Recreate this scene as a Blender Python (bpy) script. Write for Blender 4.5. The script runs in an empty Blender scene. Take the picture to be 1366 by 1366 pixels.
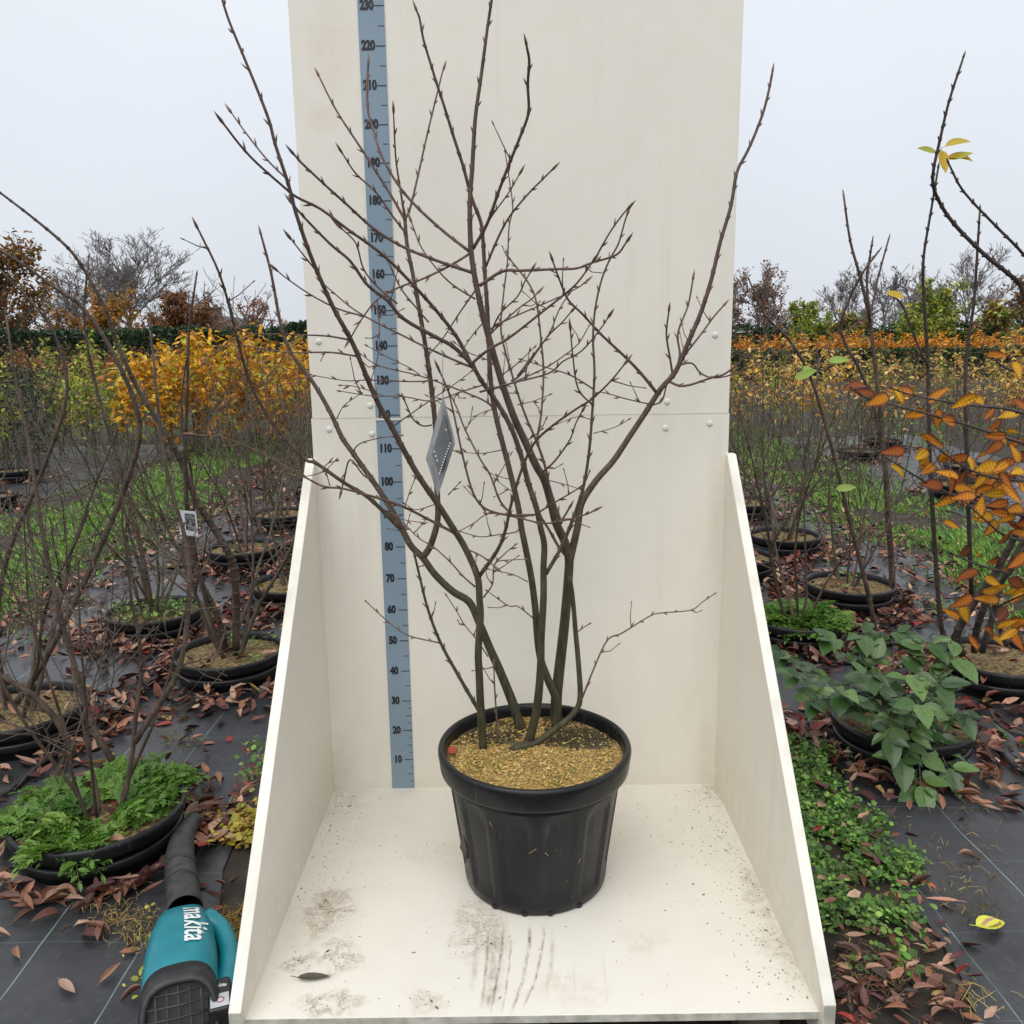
import bpy, math, random
import numpy as np
from mathutils import Vector, Matrix, noise as mnoise
R = math.radians
rnd = random.Random(7)
scn = bpy.context.scene
col = scn.collection

# ------------------------------------------------------------------ camera
F, PT, RL = 1143.07, 0.1988, -0.0134            # focal length in photo pixels, pitch down, roll
CAM = np.array([-.0235, -2.5364, 1.4142])
_c, _s = math.cos(RL), math.sin(RL)
R0 = np.array([1., 0, 0]); U0 = np.array([0, math.sin(PT), math.cos(PT)]); FW = np.array([0, math.cos(PT), -math.sin(PT)])
RA = R0*_c + U0*_s; UA = -R0*_s + U0*_c
cam = bpy.data.cameras.new('camera'); cam.lens = F/1366*36; cam.sensor_width = 36; cam.clip_start = .05; cam.clip_end = 600
camo = bpy.data.objects.new('camera', cam); col.objects.link(camo)
camo.matrix_world = Matrix(((RA[0], UA[0], -FW[0], CAM[0]), (RA[1], UA[1], -FW[1], CAM[1]), (RA[2], UA[2], -FW[2], CAM[2]), (0, 0, 0, 1)))
scn.camera = camo
# ------------------------------------------------------------------ world: overcast sky
SUN_EL, SUN_AZ = 58, 200                          # degrees; azimuth clockwise from +Y
w = bpy.data.worlds.new('World'); scn.world = w; w.use_nodes = True
nt = w.node_tree; nt.nodes.clear()
def N(t, **k):
    n = nt.nodes.new(t)
    for a, b in k.items(): setattr(n, a, b)
    return n
sky = N('ShaderNodeTexSky', sky_type='NISHITA', sun_disc=False, sun_elevation=R(SUN_EL), sun_rotation=R(SUN_AZ), air_density=1, dust_density=3)
tc = N('ShaderNodeTexCoord'); sep = N('ShaderNodeSeparateXYZ'); nt.links.new(tc.outputs['Generated'], sep.inputs[0])
mr = N('ShaderNodeMapRange'); mr.inputs[1].default_value = 0; mr.inputs[2].default_value = 1; mr.inputs[3].default_value = 0; mr.inputs[4].default_value = 1
nt.links.new(sep.outputs[2], mr.inputs[0])
cr = N('ShaderNodeValToRGB')                       # overcast: horizon a little dimmer than the zenith
cr.color_ramp.elements[0].color = (6.35, 6.7, 7.25, 1); cr.color_ramp.elements[1].color = (10.2, 10.5, 11.0, 1)
nt.links.new(mr.outputs[0], cr.inputs[0])
nz = N('ShaderNodeTexNoise'); nz.inputs['Scale'].default_value = 2.2; nz.inputs['Detail'].default_value = 4
nt.links.new(tc.outputs['Generated'], nz.inputs['Vector'])
mrn = N('ShaderNodeMapRange'); mrn.inputs[1].default_value = .3; mrn.inputs[2].default_value = .7; mrn.inputs[3].default_value = .96; mrn.inputs[4].default_value = 1.04
nt.links.new(nz.outputs['Fac'], mrn.inputs[0])
mul = N('ShaderNodeMix', data_type='RGBA', blend_type='MULTIPLY'); mul.inputs[0].default_value = 1
nt.links.new(cr.outputs[0], mul.inputs[6]); nt.links.new(mrn.outputs[0], mul.inputs[7])
mx = N('ShaderNodeMix', data_type='RGBA'); mx.inputs[0].default_value = .9
nt.links.new(sky.outputs[0], mx.inputs[6]); nt.links.new(mul.outputs[2], mx.inputs[7])
bg = N('ShaderNodeBackground'); bg.inputs[1].default_value = .1
nt.links.new(mx.outputs[2], bg.inputs[0])
wo = N('ShaderNodeOutputWorld'); nt.links.new(bg.outputs[0], wo.inputs[0])
sl = bpy.data.lights.new('sun', 'SUN'); sl.energy = 1.5; sl.angle = R(60); sl.color = (1, .97, .92)
so = bpy.data.objects.new('sun', sl); col.objects.link(so)
so.rotation_euler = (R(90-SUN_EL), 0, -R(SUN_AZ)+math.pi)
vs = scn.view_settings; vs.view_transform = 'Standard'; vs.look = 'None'; vs.exposure = 0.25; vs.gamma = 1; vs.use_curve_mapping = False

# ------------------------------------------------------------------ geometry helpers
def ray(px, py): return FW + RA*(px-683)/F - UA*(py-683)/F
def uY(px, py, Y):
    d = ray(px, py); return CAM + d*(Y-CAM[1])/d[1]
def uZ(px, py, Z):
    d = ray(px, py); return CAM + d*(Z-CAM[2])/d[2]
def project(p):
    v = np.asarray(p)-CAM; k = v@FW
    return 683+F*(v@RA)/k, 683-F*(v@UA)/k, k
GZ = -.1
def gz(x, y):
    return GZ + .010*math.sin(2.1*x+.7*y) + .008*math.sin(3.3*y-1.2*x+1) + .004*math.sin(7*x+5*y)

class MB:
    "collects geometry that becomes ONE mesh"
    def __init__(s): s.v = []; s.f = []; s.c = []; s.mi = []; s.sm = []
    def add(s, vs, fs, c=None, mi=0, smooth=True):
        o = len(s.v); s.v += [tuple(map(float, p)) for p in vs]
        s.f += [tuple(o+i for i in f) for f in fs]
        s.c += [c or (1, 1, 1)]*len(vs); s.mi += [mi]*len(fs); s.sm += [smooth]*len(fs)
    def box(s, x0, x1, y0, y1, z0, z1, c=None, mi=0):
        s.add([(x, y, z) for z in (z0, z1) for y in (y0, y1) for x in (x0, x1)],
              [(0, 2, 3, 1), (4, 5, 7, 6), (0, 1, 5, 4), (2, 6, 7, 3), (0, 4, 6, 2), (1, 3, 7, 5)], c, mi, False)
    def tube(s, pts, rad, k=6, c=None, mi=0, cap=True):
        P = [np.asarray(p, float) for p in pts]; n = len(P)
        if n < 2: return
        ref = np.array([.31, .17, .93]); vs = []
        d = P[1]-P[0]; d = d/(np.linalg.norm(d)+1e-9)
        u = np.cross(d, ref if abs(d@ref) < .95 else np.array([1., 0, 0])); u /= np.linalg.norm(u)
        for i in range(n):
            d = P[min(i+1, n-1)]-P[max(i-1, 0)]; d = d/(np.linalg.norm(d)+1e-9)
            u = u-d*(u@d); u /= (np.linalg.norm(u)+1e-9); v = np.cross(d, u)
            for j in range(k):
                a = 2*math.pi*j/k; vs.append(P[i]+rad[i]*(math.cos(a)*u+math.sin(a)*v))
        fs = [(i*k+j, i*k+(j+1) % k, (i+1)*k+(j+1) % k, (i+1)*k+j) for i in range(n-1) for j in range(k)]
        if cap: fs += [tuple(range(k-1, -1, -1)), tuple((n-1)*k+j for j in range(k))]
        s.add(vs, fs, c, mi)
    def lathe(s, prof, k=48, cx=0, cy=0, c=None, mi=0, fn=None):
        vs = []
        for r, z in prof:
            for j in range(k):
                a = 2*math.pi*j/k; q = r if fn is None else fn(r, z, a)
                vs.append((cx+q*math.cos(a), cy+q*math.sin(a), z))
        n = len(prof)
        s.add(vs, [(i*k+j, i*k+(j+1) % k, (i+1)*k+(j+1) % k, (i+1)*k+j) for i in range(n-1) for j in range(k)], c, mi)
    def mesh(s, name, mats, colour=False):
        me = bpy.data.meshes.new(name); me.from_pydata(s.v, [], s.f)
        for m in (mats if isinstance(mats, (list, tuple)) else [mats]): me.materials.append(m)
        me.polygons.foreach_set('material_index', s.mi); me.polygons.foreach_set('use_smooth', s.sm)
        if colour:
            a = me.color_attributes.new('Col', 'FLOAT_COLOR', 'POINT')
            a.data.foreach_set('color', np.concatenate([np.array(s.c, float).reshape(-1, 3), np.ones((len(s.c), 1))], 1).ravel())
        me.update(); return me
    def build(s, name, mats, parent=None, colour=False, loc=None):
        return link(name, s.mesh(name, mats, colour), parent, loc)
def link(name, me, parent=None, loc=None, rot=None, sc=None):
    o = bpy.data.objects.new(name, me); col.objects.link(o)
    if parent: o.parent = parent
    if loc is not None: o.location = loc
    if rot is not None: o.rotation_euler = rot
    if sc is not None: o.scale = (sc, sc, sc) if isinstance(sc, (int, float)) else sc
    return o
def tag(o, label=None, cat=None, group=None, kind=None):
    for k, v in (('label', label), ('category', cat), ('group', group), ('kind', kind)):
        if v: o[k] = v
    return o
def thing(name, label, cat, loc=(0, 0, 0), group=None, rz=0, sc=1):
    return tag(link(name, None, None, loc, (0, 0, rz), sc), label, cat, group)
def bevel(o, wd=.002, seg=2):
    m = o.modifiers.new('bevel', 'BEVEL'); m.width = wd; m.segments = seg; m.limit_method = 'ANGLE'; return o
def text_mesh(s, size, bold=0., font_scale_x=1., spacing=1., shear=0):
    cu = bpy.data.curves.new('t', 'FONT'); cu.body = s; cu.size = size; cu.offset = bold; cu.align_x = 'CENTER'; cu.align_y = 'CENTER'
    cu.space_character = spacing; cu.shear = shear; cu.resolution_u = 3
    o = bpy.data.objects.new('t', cu); col.objects.link(o)
    bpy.context.view_layer.update()
    me = bpy.data.meshes.new_from_object(o.evaluated_get(bpy.context.evaluated_depsgraph_get()))
    bpy.data.objects.remove(o); bpy.data.curves.remove(cu)
    me.transform(Matrix.Diagonal((font_scale_x, 1, 1, 1))); return me

# ------------------------------------------------------------------ materials
def mat(name, c1, c2=None, rough=.7, scale=20., bump=0., spec=.5, mode=None, detail=6, stretch=None, metal=0, lo=.35, hi=.65, trans=0, bdist=.01):
    m = bpy.data.materials.new(name); m.use_nodes = True; t = m.node_tree; b = t.nodes['Principled BSDF']
    b.inputs['Roughness'].default_value = rough; b.inputs['Specular IOR Level'].default_value = spec; b.inputs['Metallic'].default_value = metal
    tcn = t.nodes.new('ShaderNodeTexCoord'); vec = tcn.outputs['Object']
    if stretch:
        mp = t.nodes.new('ShaderNodeMapping'); mp.inputs['Scale'].default_value = stretch; t.links.new(vec, mp.inputs[0]); vec = mp.outputs[0]
    no = t.nodes.new('ShaderNodeTexNoise'); no.inputs['Scale'].default_value = scale; no.inputs['Detail'].default_value = detail
    t.links.new(vec, no.inputs['Vector'])
    if mode == 'attr':                              # per-leaf colour attribute x fine mottling
        at = t.nodes.new('ShaderNodeVertexColor'); at.layer_name = 'Col'
        mr = t.nodes.new('ShaderNodeMapRange'); mr.inputs[1].default_value = .3; mr.inputs[2].default_value = .7; mr.inputs[3].default_value = .65; mr.inputs[4].default_value = 1.25
        t.links.new(no.outputs['Fac'], mr.inputs[0])
        mu = t.nodes.new('ShaderNodeMix'); mu.data_type = 'RGBA'; mu.blend_type = 'MULTIPLY'; mu.inputs[0].default_value = 1
        t.links.new(at.outputs[0], mu.inputs[6]); t.links.new(mr.outputs[0], mu.inputs[7]); out = mu.outputs[2]
    elif mode == 'random':                          # each object its own tint, list of colours in c1
        oi = t.nodes.new('ShaderNodeObjectInfo'); rp = t.nodes.new('ShaderNodeValToRGB'); rp.color_ramp.interpolation = 'LINEAR'
        while len(rp.color_ramp.elements) < len(c1): rp.color_ramp.elements.new(.5)
        for i, c in enumerate(c1): rp.color_ramp.elements[i].position = i/(len(c1)-1); rp.color_ramp.elements[i].color = (*c, 1)
        t.links.new(oi.outputs['Random'], rp.inputs[0])
        mr = t.nodes.new('ShaderNodeMapRange'); mr.inputs[1].default_value = .3; mr.inputs[2].default_value = .7; mr.inputs[3].default_value = .6; mr.inputs[4].default_value = 1.3
        t.links.new(no.outputs['Fac'], mr.inputs[0])
        mu = t.nodes.new('ShaderNodeMix'); mu.data_type = 'RGBA'; mu.blend_type = 'MULTIPLY'; mu.inputs[0].default_value = 1
        t.links.new(rp.outputs[0], mu.inputs[6]); t.links.new(mr.outputs[0], mu.inputs[7]); out = mu.outputs[2]
    else:
        rp = t.nodes.new('ShaderNodeValToRGB'); rp.color_ramp.elements[0].position = lo; rp.color_ramp.elements[1].position = hi
        rp.color_ramp.elements[0].color = (*c1, 1); rp.color_ramp.elements[1].color = (*(c2 or c1), 1)
        t.links.new(no.outputs['Fac'], rp.inputs[0]); out = rp.outputs[0]
    t.links.new(out, b.inputs['Base Color'])
    if trans:                                       # leaves let some light through
        tr = t.nodes.new('ShaderNodeBsdfTranslucent'); t.links.new(out, tr.inputs[0])
        ms = t.nodes.new('ShaderNodeMixShader'); ms.inputs[0].default_value = trans
        t.links.new(b.outputs[0], ms.inputs[1]); t.links.new(tr.outputs[0], ms.inputs[2]); t.links.new(ms.outputs[0], t.nodes['Material Output'].inputs[0])
    if bump:
        bp = t.nodes.new('ShaderNodeBump'); bp.inputs['Strength'].default_value = bump; bp.inputs['Distance'].default_value = bdist
        t.links.new(no.outputs['Fac'], bp.inputs['Height']); t.links.new(bp.outputs[0], b.inputs['Normal'])
    return m
def nodes_of(m): return m.node_tree, m.node_tree.nodes['Principled BSDF']

def ramp(t, src, stops):
    r = t.nodes.new('ShaderNodeValToRGB')
    while len(r.color_ramp.elements) < len(stops): r.color_ramp.elements.new(.5)
    for e, (p, c) in zip(r.color_ramp.elements, stops): e.position = p; e.color = (*c, 1) if not isinstance(c, (int, float)) else (c, c, c, 1)
    t.links.new(src, r.inputs[0]); return r.outputs[0]
def mixc(t, fac, a, b, blend='MIX'):
    m = t.nodes.new('ShaderNodeMix'); m.data_type = 'RGBA'; m.blend_type = blend
    for i, v in ((0, fac), (6, a), (7, b)):
        if isinstance(v, (int, float)): m.inputs[i].default_value = v
        elif isinstance(v, tuple): m.inputs[i].default_value = (*v, 1)
        else: t.links.new(v, m.inputs[i])
    return m.outputs[2]
def noise(t, vec, scale, detail=6, st=None, rough=.5):
    if st:
        mp = t.nodes.new('ShaderNodeMapping'); mp.inputs['Scale'].default_value = st; t.links.new(vec, mp.inputs[0]); vec = mp.outputs[0]
    n = t.nodes.new('ShaderNodeTexNoise'); n.inputs['Scale'].default_value = scale; n.inputs['Detail'].default_value = detail; n.inputs['Roughness'].default_value = rough
    t.links.new(vec, n.inputs['Vector']); return n.outputs['Fac']
def math_(t, op, a, b=None, clamp=False):
    m = t.nodes.new('ShaderNodeMath'); m.operation = op; m.use_clamp = clamp
    for i, v in ((0, a), (1, b)):
        if v is None: continue
        if isinstance(v, (int, float)): m.inputs[i].default_value = v
        else: t.links.new(v, m.inputs[i])
    return m.outputs[0]
def blob(t, vec, x, y, rx, ry, axes=(0, 1)):
    "soft-edged stain centred at (x, y), 1 in the middle"
    s = t.nodes.new('ShaderNodeSeparateXYZ'); t.links.new(vec, s.inputs[0])
    a = math_(t, 'DIVIDE', math_(t, 'SUBTRACT', s.outputs[axes[0]], x), rx); b = math_(t, 'DIVIDE', math_(t, 'SUBTRACT', s.outputs[axes[1]], y), ry)
    d = math_(t, 'ADD', math_(t, 'MULTIPLY', a, a), math_(t, 'MULTIPLY', b, b))
    return math_(t, 'SUBTRACT', 1., d, True)
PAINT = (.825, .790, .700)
def paint(name, base, floor=False):
    m = bpy.data.materials.new(name); m.use_nodes = True; t, b = nodes_of(m)
    tcn = t.nodes.new('ShaderNodeTexCoord'); vec = tcn.outputs['Object']
    big = noise(t, vec, 2.2, 4); mott = noise(t, vec, 14, 6)
    c = ramp(t, big, [(.3, tuple(x*.955 for x in base)), (.7, base)])
    c = mixc(t, .18, c, ramp(t, mott, [(.35, (.90, .88, .82)), (.6, (1, 1, 1))]), 'MULTIPLY')
    grain = noise(t, vec, 30, 5, (3, 3, .15) if not floor else (.3, 3, 3))
    c = mixc(t, .09, c, ramp(t, grain, [(.3, (.9, .9, .88)), (.62, (1, 1, 1))]), 'MULTIPLY')
    # fine dirt specks, thicker in patches
    sp = ramp(t, noise(t, vec, 190, 2), [(.70, 0.), (.76, 1.)])
    patch = ramp(t, noise(t, vec, 5, 4), [(.42 if floor else .54, 0.), (.68, 1.)])
    c = mixc(t, math_(t, 'MULTIPLY', math_(t, 'MULTIPLY', sp, patch), .75 if floor else .35), c, (.16, .12, .08))
    if not floor:
        drip = math_(t, 'MULTIPLY', ramp(t, noise(t, vec, 9, 5, (2.2, 2.2, .07)), [(.54, 0.), (.70, 1.)]), ramp(t, noise(t, vec, 1.6, 3), [(.42, 0.), (.65, 1.)]))
        c = mixc(t, math_(t, 'MULTIPLY', drip, .16), c, (.50, .46, .36))
        scf = math_(t, 'MULTIPLY', ramp(t, noise(t, vec, 70, 4, (1, 1, .2), .7), [(.64, 0.), (.70, 1.)]), ramp(t, noise(t, vec, 3.1, 2), [(.5, 0.), (.64, 1.)]))
        c = mixc(t, math_(t, 'MULTIPLY', scf, .22), c, (.40, .36, .28))
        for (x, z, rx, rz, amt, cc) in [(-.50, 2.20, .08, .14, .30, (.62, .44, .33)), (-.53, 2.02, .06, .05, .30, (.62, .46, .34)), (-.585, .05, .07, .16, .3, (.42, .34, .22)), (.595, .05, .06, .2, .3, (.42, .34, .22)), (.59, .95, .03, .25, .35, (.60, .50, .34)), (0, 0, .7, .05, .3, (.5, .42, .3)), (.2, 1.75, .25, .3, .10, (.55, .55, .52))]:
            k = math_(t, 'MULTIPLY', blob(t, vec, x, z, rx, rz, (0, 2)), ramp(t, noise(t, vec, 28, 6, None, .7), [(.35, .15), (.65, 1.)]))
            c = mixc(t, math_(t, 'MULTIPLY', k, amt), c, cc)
    if floor:
        wn = t.nodes.new('ShaderNodeTexNoise'); wn.inputs['Scale'].default_value = 17; wn.inputs['Detail'].default_value = 5; t.links.new(vec, wn.inputs['Vector'])
        va = t.nodes.new('ShaderNodeVectorMath'); va.operation = 'SUBTRACT'; t.links.new(wn.outputs['Color'], va.inputs[0]); va.inputs[1].default_value = (.5, .5, .5)
        vb = t.nodes.new('ShaderNodeVectorMath'); vb.operation = 'MULTIPLY_ADD'; t.links.new(va.outputs[0], vb.inputs[0]); vb.inputs[1].default_value = (.13, .13, 0); t.links.new(vec, vb.inputs[2]); vec0 = vec; vec = vb.outputs[0]
        for (x, y, rx, ry, amt, cc) in STAINS:
            n2 = ramp(t, noise(t, vec, 130, 7, None, .75), [(.42, .12), (.60, 1.)])
            n2 = math_(t, 'MULTIPLY', n2, ramp(t, noise(t, vec, 34, 5), [(.36, .1), (.56, 1.)]))
            k = math_(t, 'MULTIPLY', blob(t, vec, x, y, rx, ry), n2)
            c = mixc(t, math_(t, 'MULTIPLY', k, min(1., amt*1.25), True), c, cc)
        vec = vec0
        # scrape marks where pots are dragged in over the front edge
        sx = t.nodes.new('ShaderNodeSeparateXYZ'); wob_ = t.nodes.new('ShaderNodeVectorMath'); wob_.operation = 'MULTIPLY_ADD'; t.links.new(va.outputs[0], wob_.inputs[0]); wob_.inputs[1].default_value = (.010, 0, 0); t.links.new(vec, wob_.inputs[2]); t.links.new(wob_.outputs[0], sx.inputs[0])
        br = ramp(t, noise(t, vec, 60, 7, (1, .45, 1), .75), [(.38, 0.), (.60, 1.)])
        for x0, k, y0, y1, wd, amt in SCRAPES:
            dy = math_(t, 'SUBTRACT', sx.outputs[1], y1); xc = math_(t, 'ADD', math_(t, 'MULTIPLY', math_(t, 'MULTIPLY', dy, dy), k), x0)
            ln_ = math_(t, 'SUBTRACT', 1., math_(t, 'DIVIDE', math_(t, 'ABSOLUTE', math_(t, 'SUBTRACT', sx.outputs[0], xc)), wd), True)
            yy = math_(t, 'MULTIPLY', math_(t, 'SUBTRACT', sx.outputs[1], y0), math_(t, 'SUBTRACT', y1, sx.outputs[1])); yy = math_(t, 'MULTIPLY', yy, 90., True)
            c = mixc(t, math_(t, 'MULTIPLY', math_(t, 'MULTIPLY', math_(t, 'MULTIPLY', ln_, yy), br), amt), c, (.16, .105, .06))
    t.links.new(c, b.inputs['Base Color']); b.inputs['Roughness'].default_value = .42 if not floor else .5; b.inputs['Specular IOR Level'].default_value = .4
    bp = t.nodes.new('ShaderNodeBump'); bp.inputs['Strength'].default_value = .06; bp.inputs['Distance'].default_value = .004
    t.links.new(noise(t, vec, 60, 5, (1, 1, .25)), bp.inputs['Height']); t.links.new(bp.outputs[0], b.inputs['Normal'])
    return m
SCRAPES = [(-.095, -.15, -.94, -.68, .006, .8), (-.078, -.20, -.955, -.66, .010, .5), (-.060, -.30, -.955, -.66, .005, .95), (-.040, -.35, -.95, -.70, .004, .7), (.006, -.55, -.955, -.66, .006, .95), (.040, -.70, -.94, -.66, .005, .9), (.062, -.55, -.90, -.68, .008, .45), (-.120, -.10, -.90, -.66, .010, .4), (.105, -.35, -.95, -.78, .005, .3), (-.068, -.20, -.95, -.66, .030, .35), (.175, -.2, -.94, -.75, .004, .3)]
STAINS = []
for px, py, wpx, hpx, amt, cc in [(438, 1212, 30, 32, .9, (.15, .085, .035)), (430, 1225, 60, 50, .35, (.40, .28, .16)), (452, 1275, 34, 26, .75, (.20, .125, .06)), (400, 1285, 22, 18, .7, (.2, .15, .1)),
                                  (440, 1340, 46, 22, .8, (.22, .14, .07)), (565, 1338, 40, 20, .6, (.35, .28, .18)), (585, 1140, 60, 26, .35, (.45, .38, .28)), (640, 1235, 46, 50, .6, (.22, .14, .07)),
                                  (1010, 1185, 22, 40, .6, (.33, .25, .16)), (965, 1055, 40, 22, .7, (.28, .22, .14)), (1050, 1265, 40, 60, .5, (.3, .23, .15)), (455, 1060, 40, 40, .45, (.3, .23, .15)),
                                  (860, 1255, 40, 20, .4, (.4, .33, .24)), (760, 1320, 60, 30, .35, (.4, .33, .24)), (500, 1110, 80, 30, .2, (.5, .44, .34)), (900, 1120, 100, 40, .2, (.5, .44, .34))]:
    p = uZ(px, py, 0); q = uZ(px+wpx, py, 0); u = uZ(px, py-hpx, 0)
    STAINS.append((p[0], p[1], q[0]-p[0], u[1]-p[1], amt, cc))
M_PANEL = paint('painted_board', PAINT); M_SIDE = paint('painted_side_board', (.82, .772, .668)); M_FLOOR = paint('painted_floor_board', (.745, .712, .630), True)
M_PAINT_EDGE = mat('painted_edge', (.80, .78, .69), (.62, .60, .52), .5, 9, .05)
M_RAW = mat('weathered_board_end', (.60, .585, .51), (.38, .37, .31), .7, 30, .1)
M_WOOD = mat('old_bearer', (.10, .08, .06), (.05, .04, .03), .8, 20, .2)
M_RULER = mat('ruler_blue', (.205, .285, .36), (.235, .315, .39), .35, 3)
M_INK = mat('black_ink', (.012, .014, .018), None, .5)
M_BOLT = mat('white_bolt_head', (.74, .73, .67), (.66, .64, .58), .35, 60)

# ------------------------------------------------------------------ setting: ground, fabric beds
M_SOIL = mat('soil', (.016, .012, .009), (.050, .037, .025), .9, 9, .5, bdist=.03)
def ground_sheet():
    xs = np.concatenate([[-400, -120, -40, -15], np.arange(-9, 9.01, .3), [15, 40, 120, 400]]); ys = np.concatenate([[-30, -8], np.arange(-3, 14.01, .3), [18, 30, 60, 120, 400]])
    b = MB(); vs = []
    for y in ys:
        for x in xs: vs.append((x, y, (gz(x, y) if abs(x) < 9.1 and -3.1 < y < 14.1 else GZ)-.004))
    n = len(xs)
    b.add(vs, [(j*n+i, j*n+i+1, (j+1)*n+i+1, (j+1)*n+i) for j in range(len(ys)-1) for i in range(n-1)])
    tag(b.build('ground', M_SOIL), kind='structure')
ground_sheet()
def fabric_material():
    m = bpy.data.materials.new('weed_fabric'); m.use_nodes = True; t, b = nodes_of(m)
    vec = t.nodes.new('ShaderNodeTexCoord').outputs['Object']; s = t.nodes.new('ShaderNodeSeparateXYZ'); t.links.new(vec, s.inputs[0])
    wob = noise(t, vec, 1.3, 3)
    def lines(axis, step, width, off, brk):
        v = math_(t, 'ADD', s.outputs[axis], math_(t, 'MULTIPLY', wob, .05))
        fr = math_(t, 'FRACT', math_(t, 'ADD', math_(t, 'DIVIDE', v, step), off))
        k = math_(t, 'LESS_THAN', math_(t, 'ABSOLUTE', math_(t, 'SUBTRACT', fr, .5)), width/step/2)
        return math_(t, 'MULTIPLY', k, ramp(t, noise(t, vec, brk, 4), [(.3, .15), (.6, 1.)]))
    base = ramp(t, noise(t, vec, 3.5, 8, None, .65), [(.3, (.021, .022, .025)), (.72, (.050, .052, .057))])
    dust = ramp(t, noise(t, vec, 42, 7, (1, 1, 1), .7), [(.52, 0.), (.74, .8)])
    c = mixc(t, math_(t, 'MULTIPLY', dust, .6), base, (.10, .085, .065))
    c = mixc(t, math_(t, 'MULTIPLY', lines(0, .26, .0035, .2, 6), .75), c, (.22, .30, .30))
    c = mixc(t, math_(t, 'MULTIPLY', lines(1, .30, .003, .4, 5), .28), c, (.20, .26, .27))
    t.links.new(c, b.inputs['Base Color'])
    t.links.new(ramp(t, noise(t, vec, 2.7, 6), [(.35, .27), (.65, .44)]), b.inputs['Roughness']); b.inputs['Specular IOR Level'].default_value = .45
    wv = t.nodes.new('ShaderNodeTexNoise'); wv.inputs['Scale'].default_value = 9; wv.inputs['Detail'].default_value = 5; t.links.new(vec, wv.inputs['Vector'])
    bp = t.nodes.new('ShaderNodeBump'); bp.inputs['Strength'].default_value = .12; bp.inputs['Distance'].default_value = .012
    t.links.new(wv.outputs['Fac'], bp.inputs['Height']); t.links.new(bp.outputs[0], b.inputs['Normal'])
    return m
M_FABRIC = fabric_material()
def fabric(x0, x1, y0, y1, name='ground_fabric'):
    nx = int((x1-x0)/.11); ny = int((y1-y0)/.16); b = MB(); vs = []
    for j in range(ny+1):
        for i in range(nx+1):
            x = x0+(x1-x0)*i/nx; y = y0+(y1-y0)*j/ny
            if i in (0, nx): x += .05*math.sin(y*2.3+x0)+.03*math.sin(y*7.1)
            vs.append((x, y, gz(x, y)+.006+.004*mnoise.noise(Vector((x*4, y*4, 0)))))
    b.add(vs, [(j*(nx+1)+i, j*(nx+1)+i+1, (j+1)*(nx+1)+i+1, (j+1)*(nx+1)+i) for j in range(ny) for i in range(nx)])
    return tag(b.build(name, M_FABRIC), kind='structure')
BEDS = [(-2.75, -.87, -2.2, 9.5), (1.04, 2.7, -2.2, 9.5), (-6.9, -4.7, -1, 10.5), (3.75, 6.0, -1, 10.5)]
for bd in BEDS: fabric(*bd)

# ------------------------------------------------------------------ the display stand
XL, XR, DEP, TH = -.607, .617, .957, .018
WT = .027
stand = thing('display_stand', 'cream painted plywood display stand with tall back board, sloping sides and height ruler', 'display stand', (0, 0, GZ))
def sp(name, mb, m, parent=stand, bv=.0015):
    o = mb.build(name, m, parent); o.location = (0, 0, -GZ) if parent is stand else (0, 0, 0)
    if bv: bevel(o, bv)
    return o
b = MB(); b.box(XL-.006, XR+.006, 0, TH-.001, -.02, 1.1919); pl = sp('back_board', b, M_PANEL, bv=.0007)
b = MB(); b.box(XL-.002, XR+.003, -.001, TH-.001, 1.1921, 2.44); pu = sp('back_board', b, M_PANEL, bv=.0007)
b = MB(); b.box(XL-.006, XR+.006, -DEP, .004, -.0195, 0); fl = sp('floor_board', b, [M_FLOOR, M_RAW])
for sgn, x in ((-1, XL), (1, XR)):
    b = MB(); x0, x1 = sorted((x, x+sgn*WT))
    prof = [(TH, -.085), (TH, 1.072), (-.012, 1.072), (-DEP-.022, .034), (-DEP-.022, -.085)]
    n = len(prof); b.add([(xx, y, z) for xx in (x0, x1) for y, z in prof], [tuple(range(n-1, -1, -1)), tuple(range(n, 2*n))]+[(i, (i+1) % n, n+(i+1) % n, n+i) for i in range(n)], smooth=False)
    o = sp('side_board', b, [M_SIDE, M_PAINT_EDGE, M_RAW], bv=.002)
    for p in o.data.polygons:
        if p.normal.z > .3: p.material_index = 1
        if p.normal.y < -.9: p.material_index = 2
for p in fl.data.polygons:
    if p.normal.y < -.9: p.material_index = 1
for x in (-.5, .0, .5):
    b = MB(); b.box(x-.045, x+.045, -DEP+.03, -.002, GZ-.005, -.0205); sp('bearer', b, M_WOOD)
b = MB()
for x in (-.45, .45): b.box(x-.03, x+.03, TH, TH+.045, GZ-.005, 2.38)
b.box(-.42, .42, TH, TH+.04, 1.15, 1.24); sp('back_brace', b, M_WOOD)
# ruler with its numbers and marks
RX0, RX1 = -.4215, -.3500
ruler = link('ruler', None, stand, (0, 0, -GZ))
for z0, z1, dy in ((.0, 1.185, -.0012), (1.1945, 2.44, -.0028)):
    b = MB(); b.box(RX0, RX1, dy-.001, dy, z0, z1); b.build('ruler_strip', M_RULER, ruler)
b = MB(); b.box(RX0-.001, RX1+.001, -.0045, -.001, 1.185, 1.1915); b.build('ruler_joint', M_BOLT, ruler)
for z in range(10, 240, 10):
    dy = -.0028 if z < 119 else -.0044
    me = text_mesh(str(z), (.0330), .0021, .74); me.materials.append(M_INK)
    o = link('ruler_number', me, ruler, (RX0+.0245 if z >= 100 else RX0+.0225, dy, z/100+.001), (R(90), 0, 0))
    b = MB(); b.box(RX1-.0275, RX1-.001, dy, dy+.0004, z/100-.0013, z/100+.0013); b.build('ruler_mark', M_INK, ruler)
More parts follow.
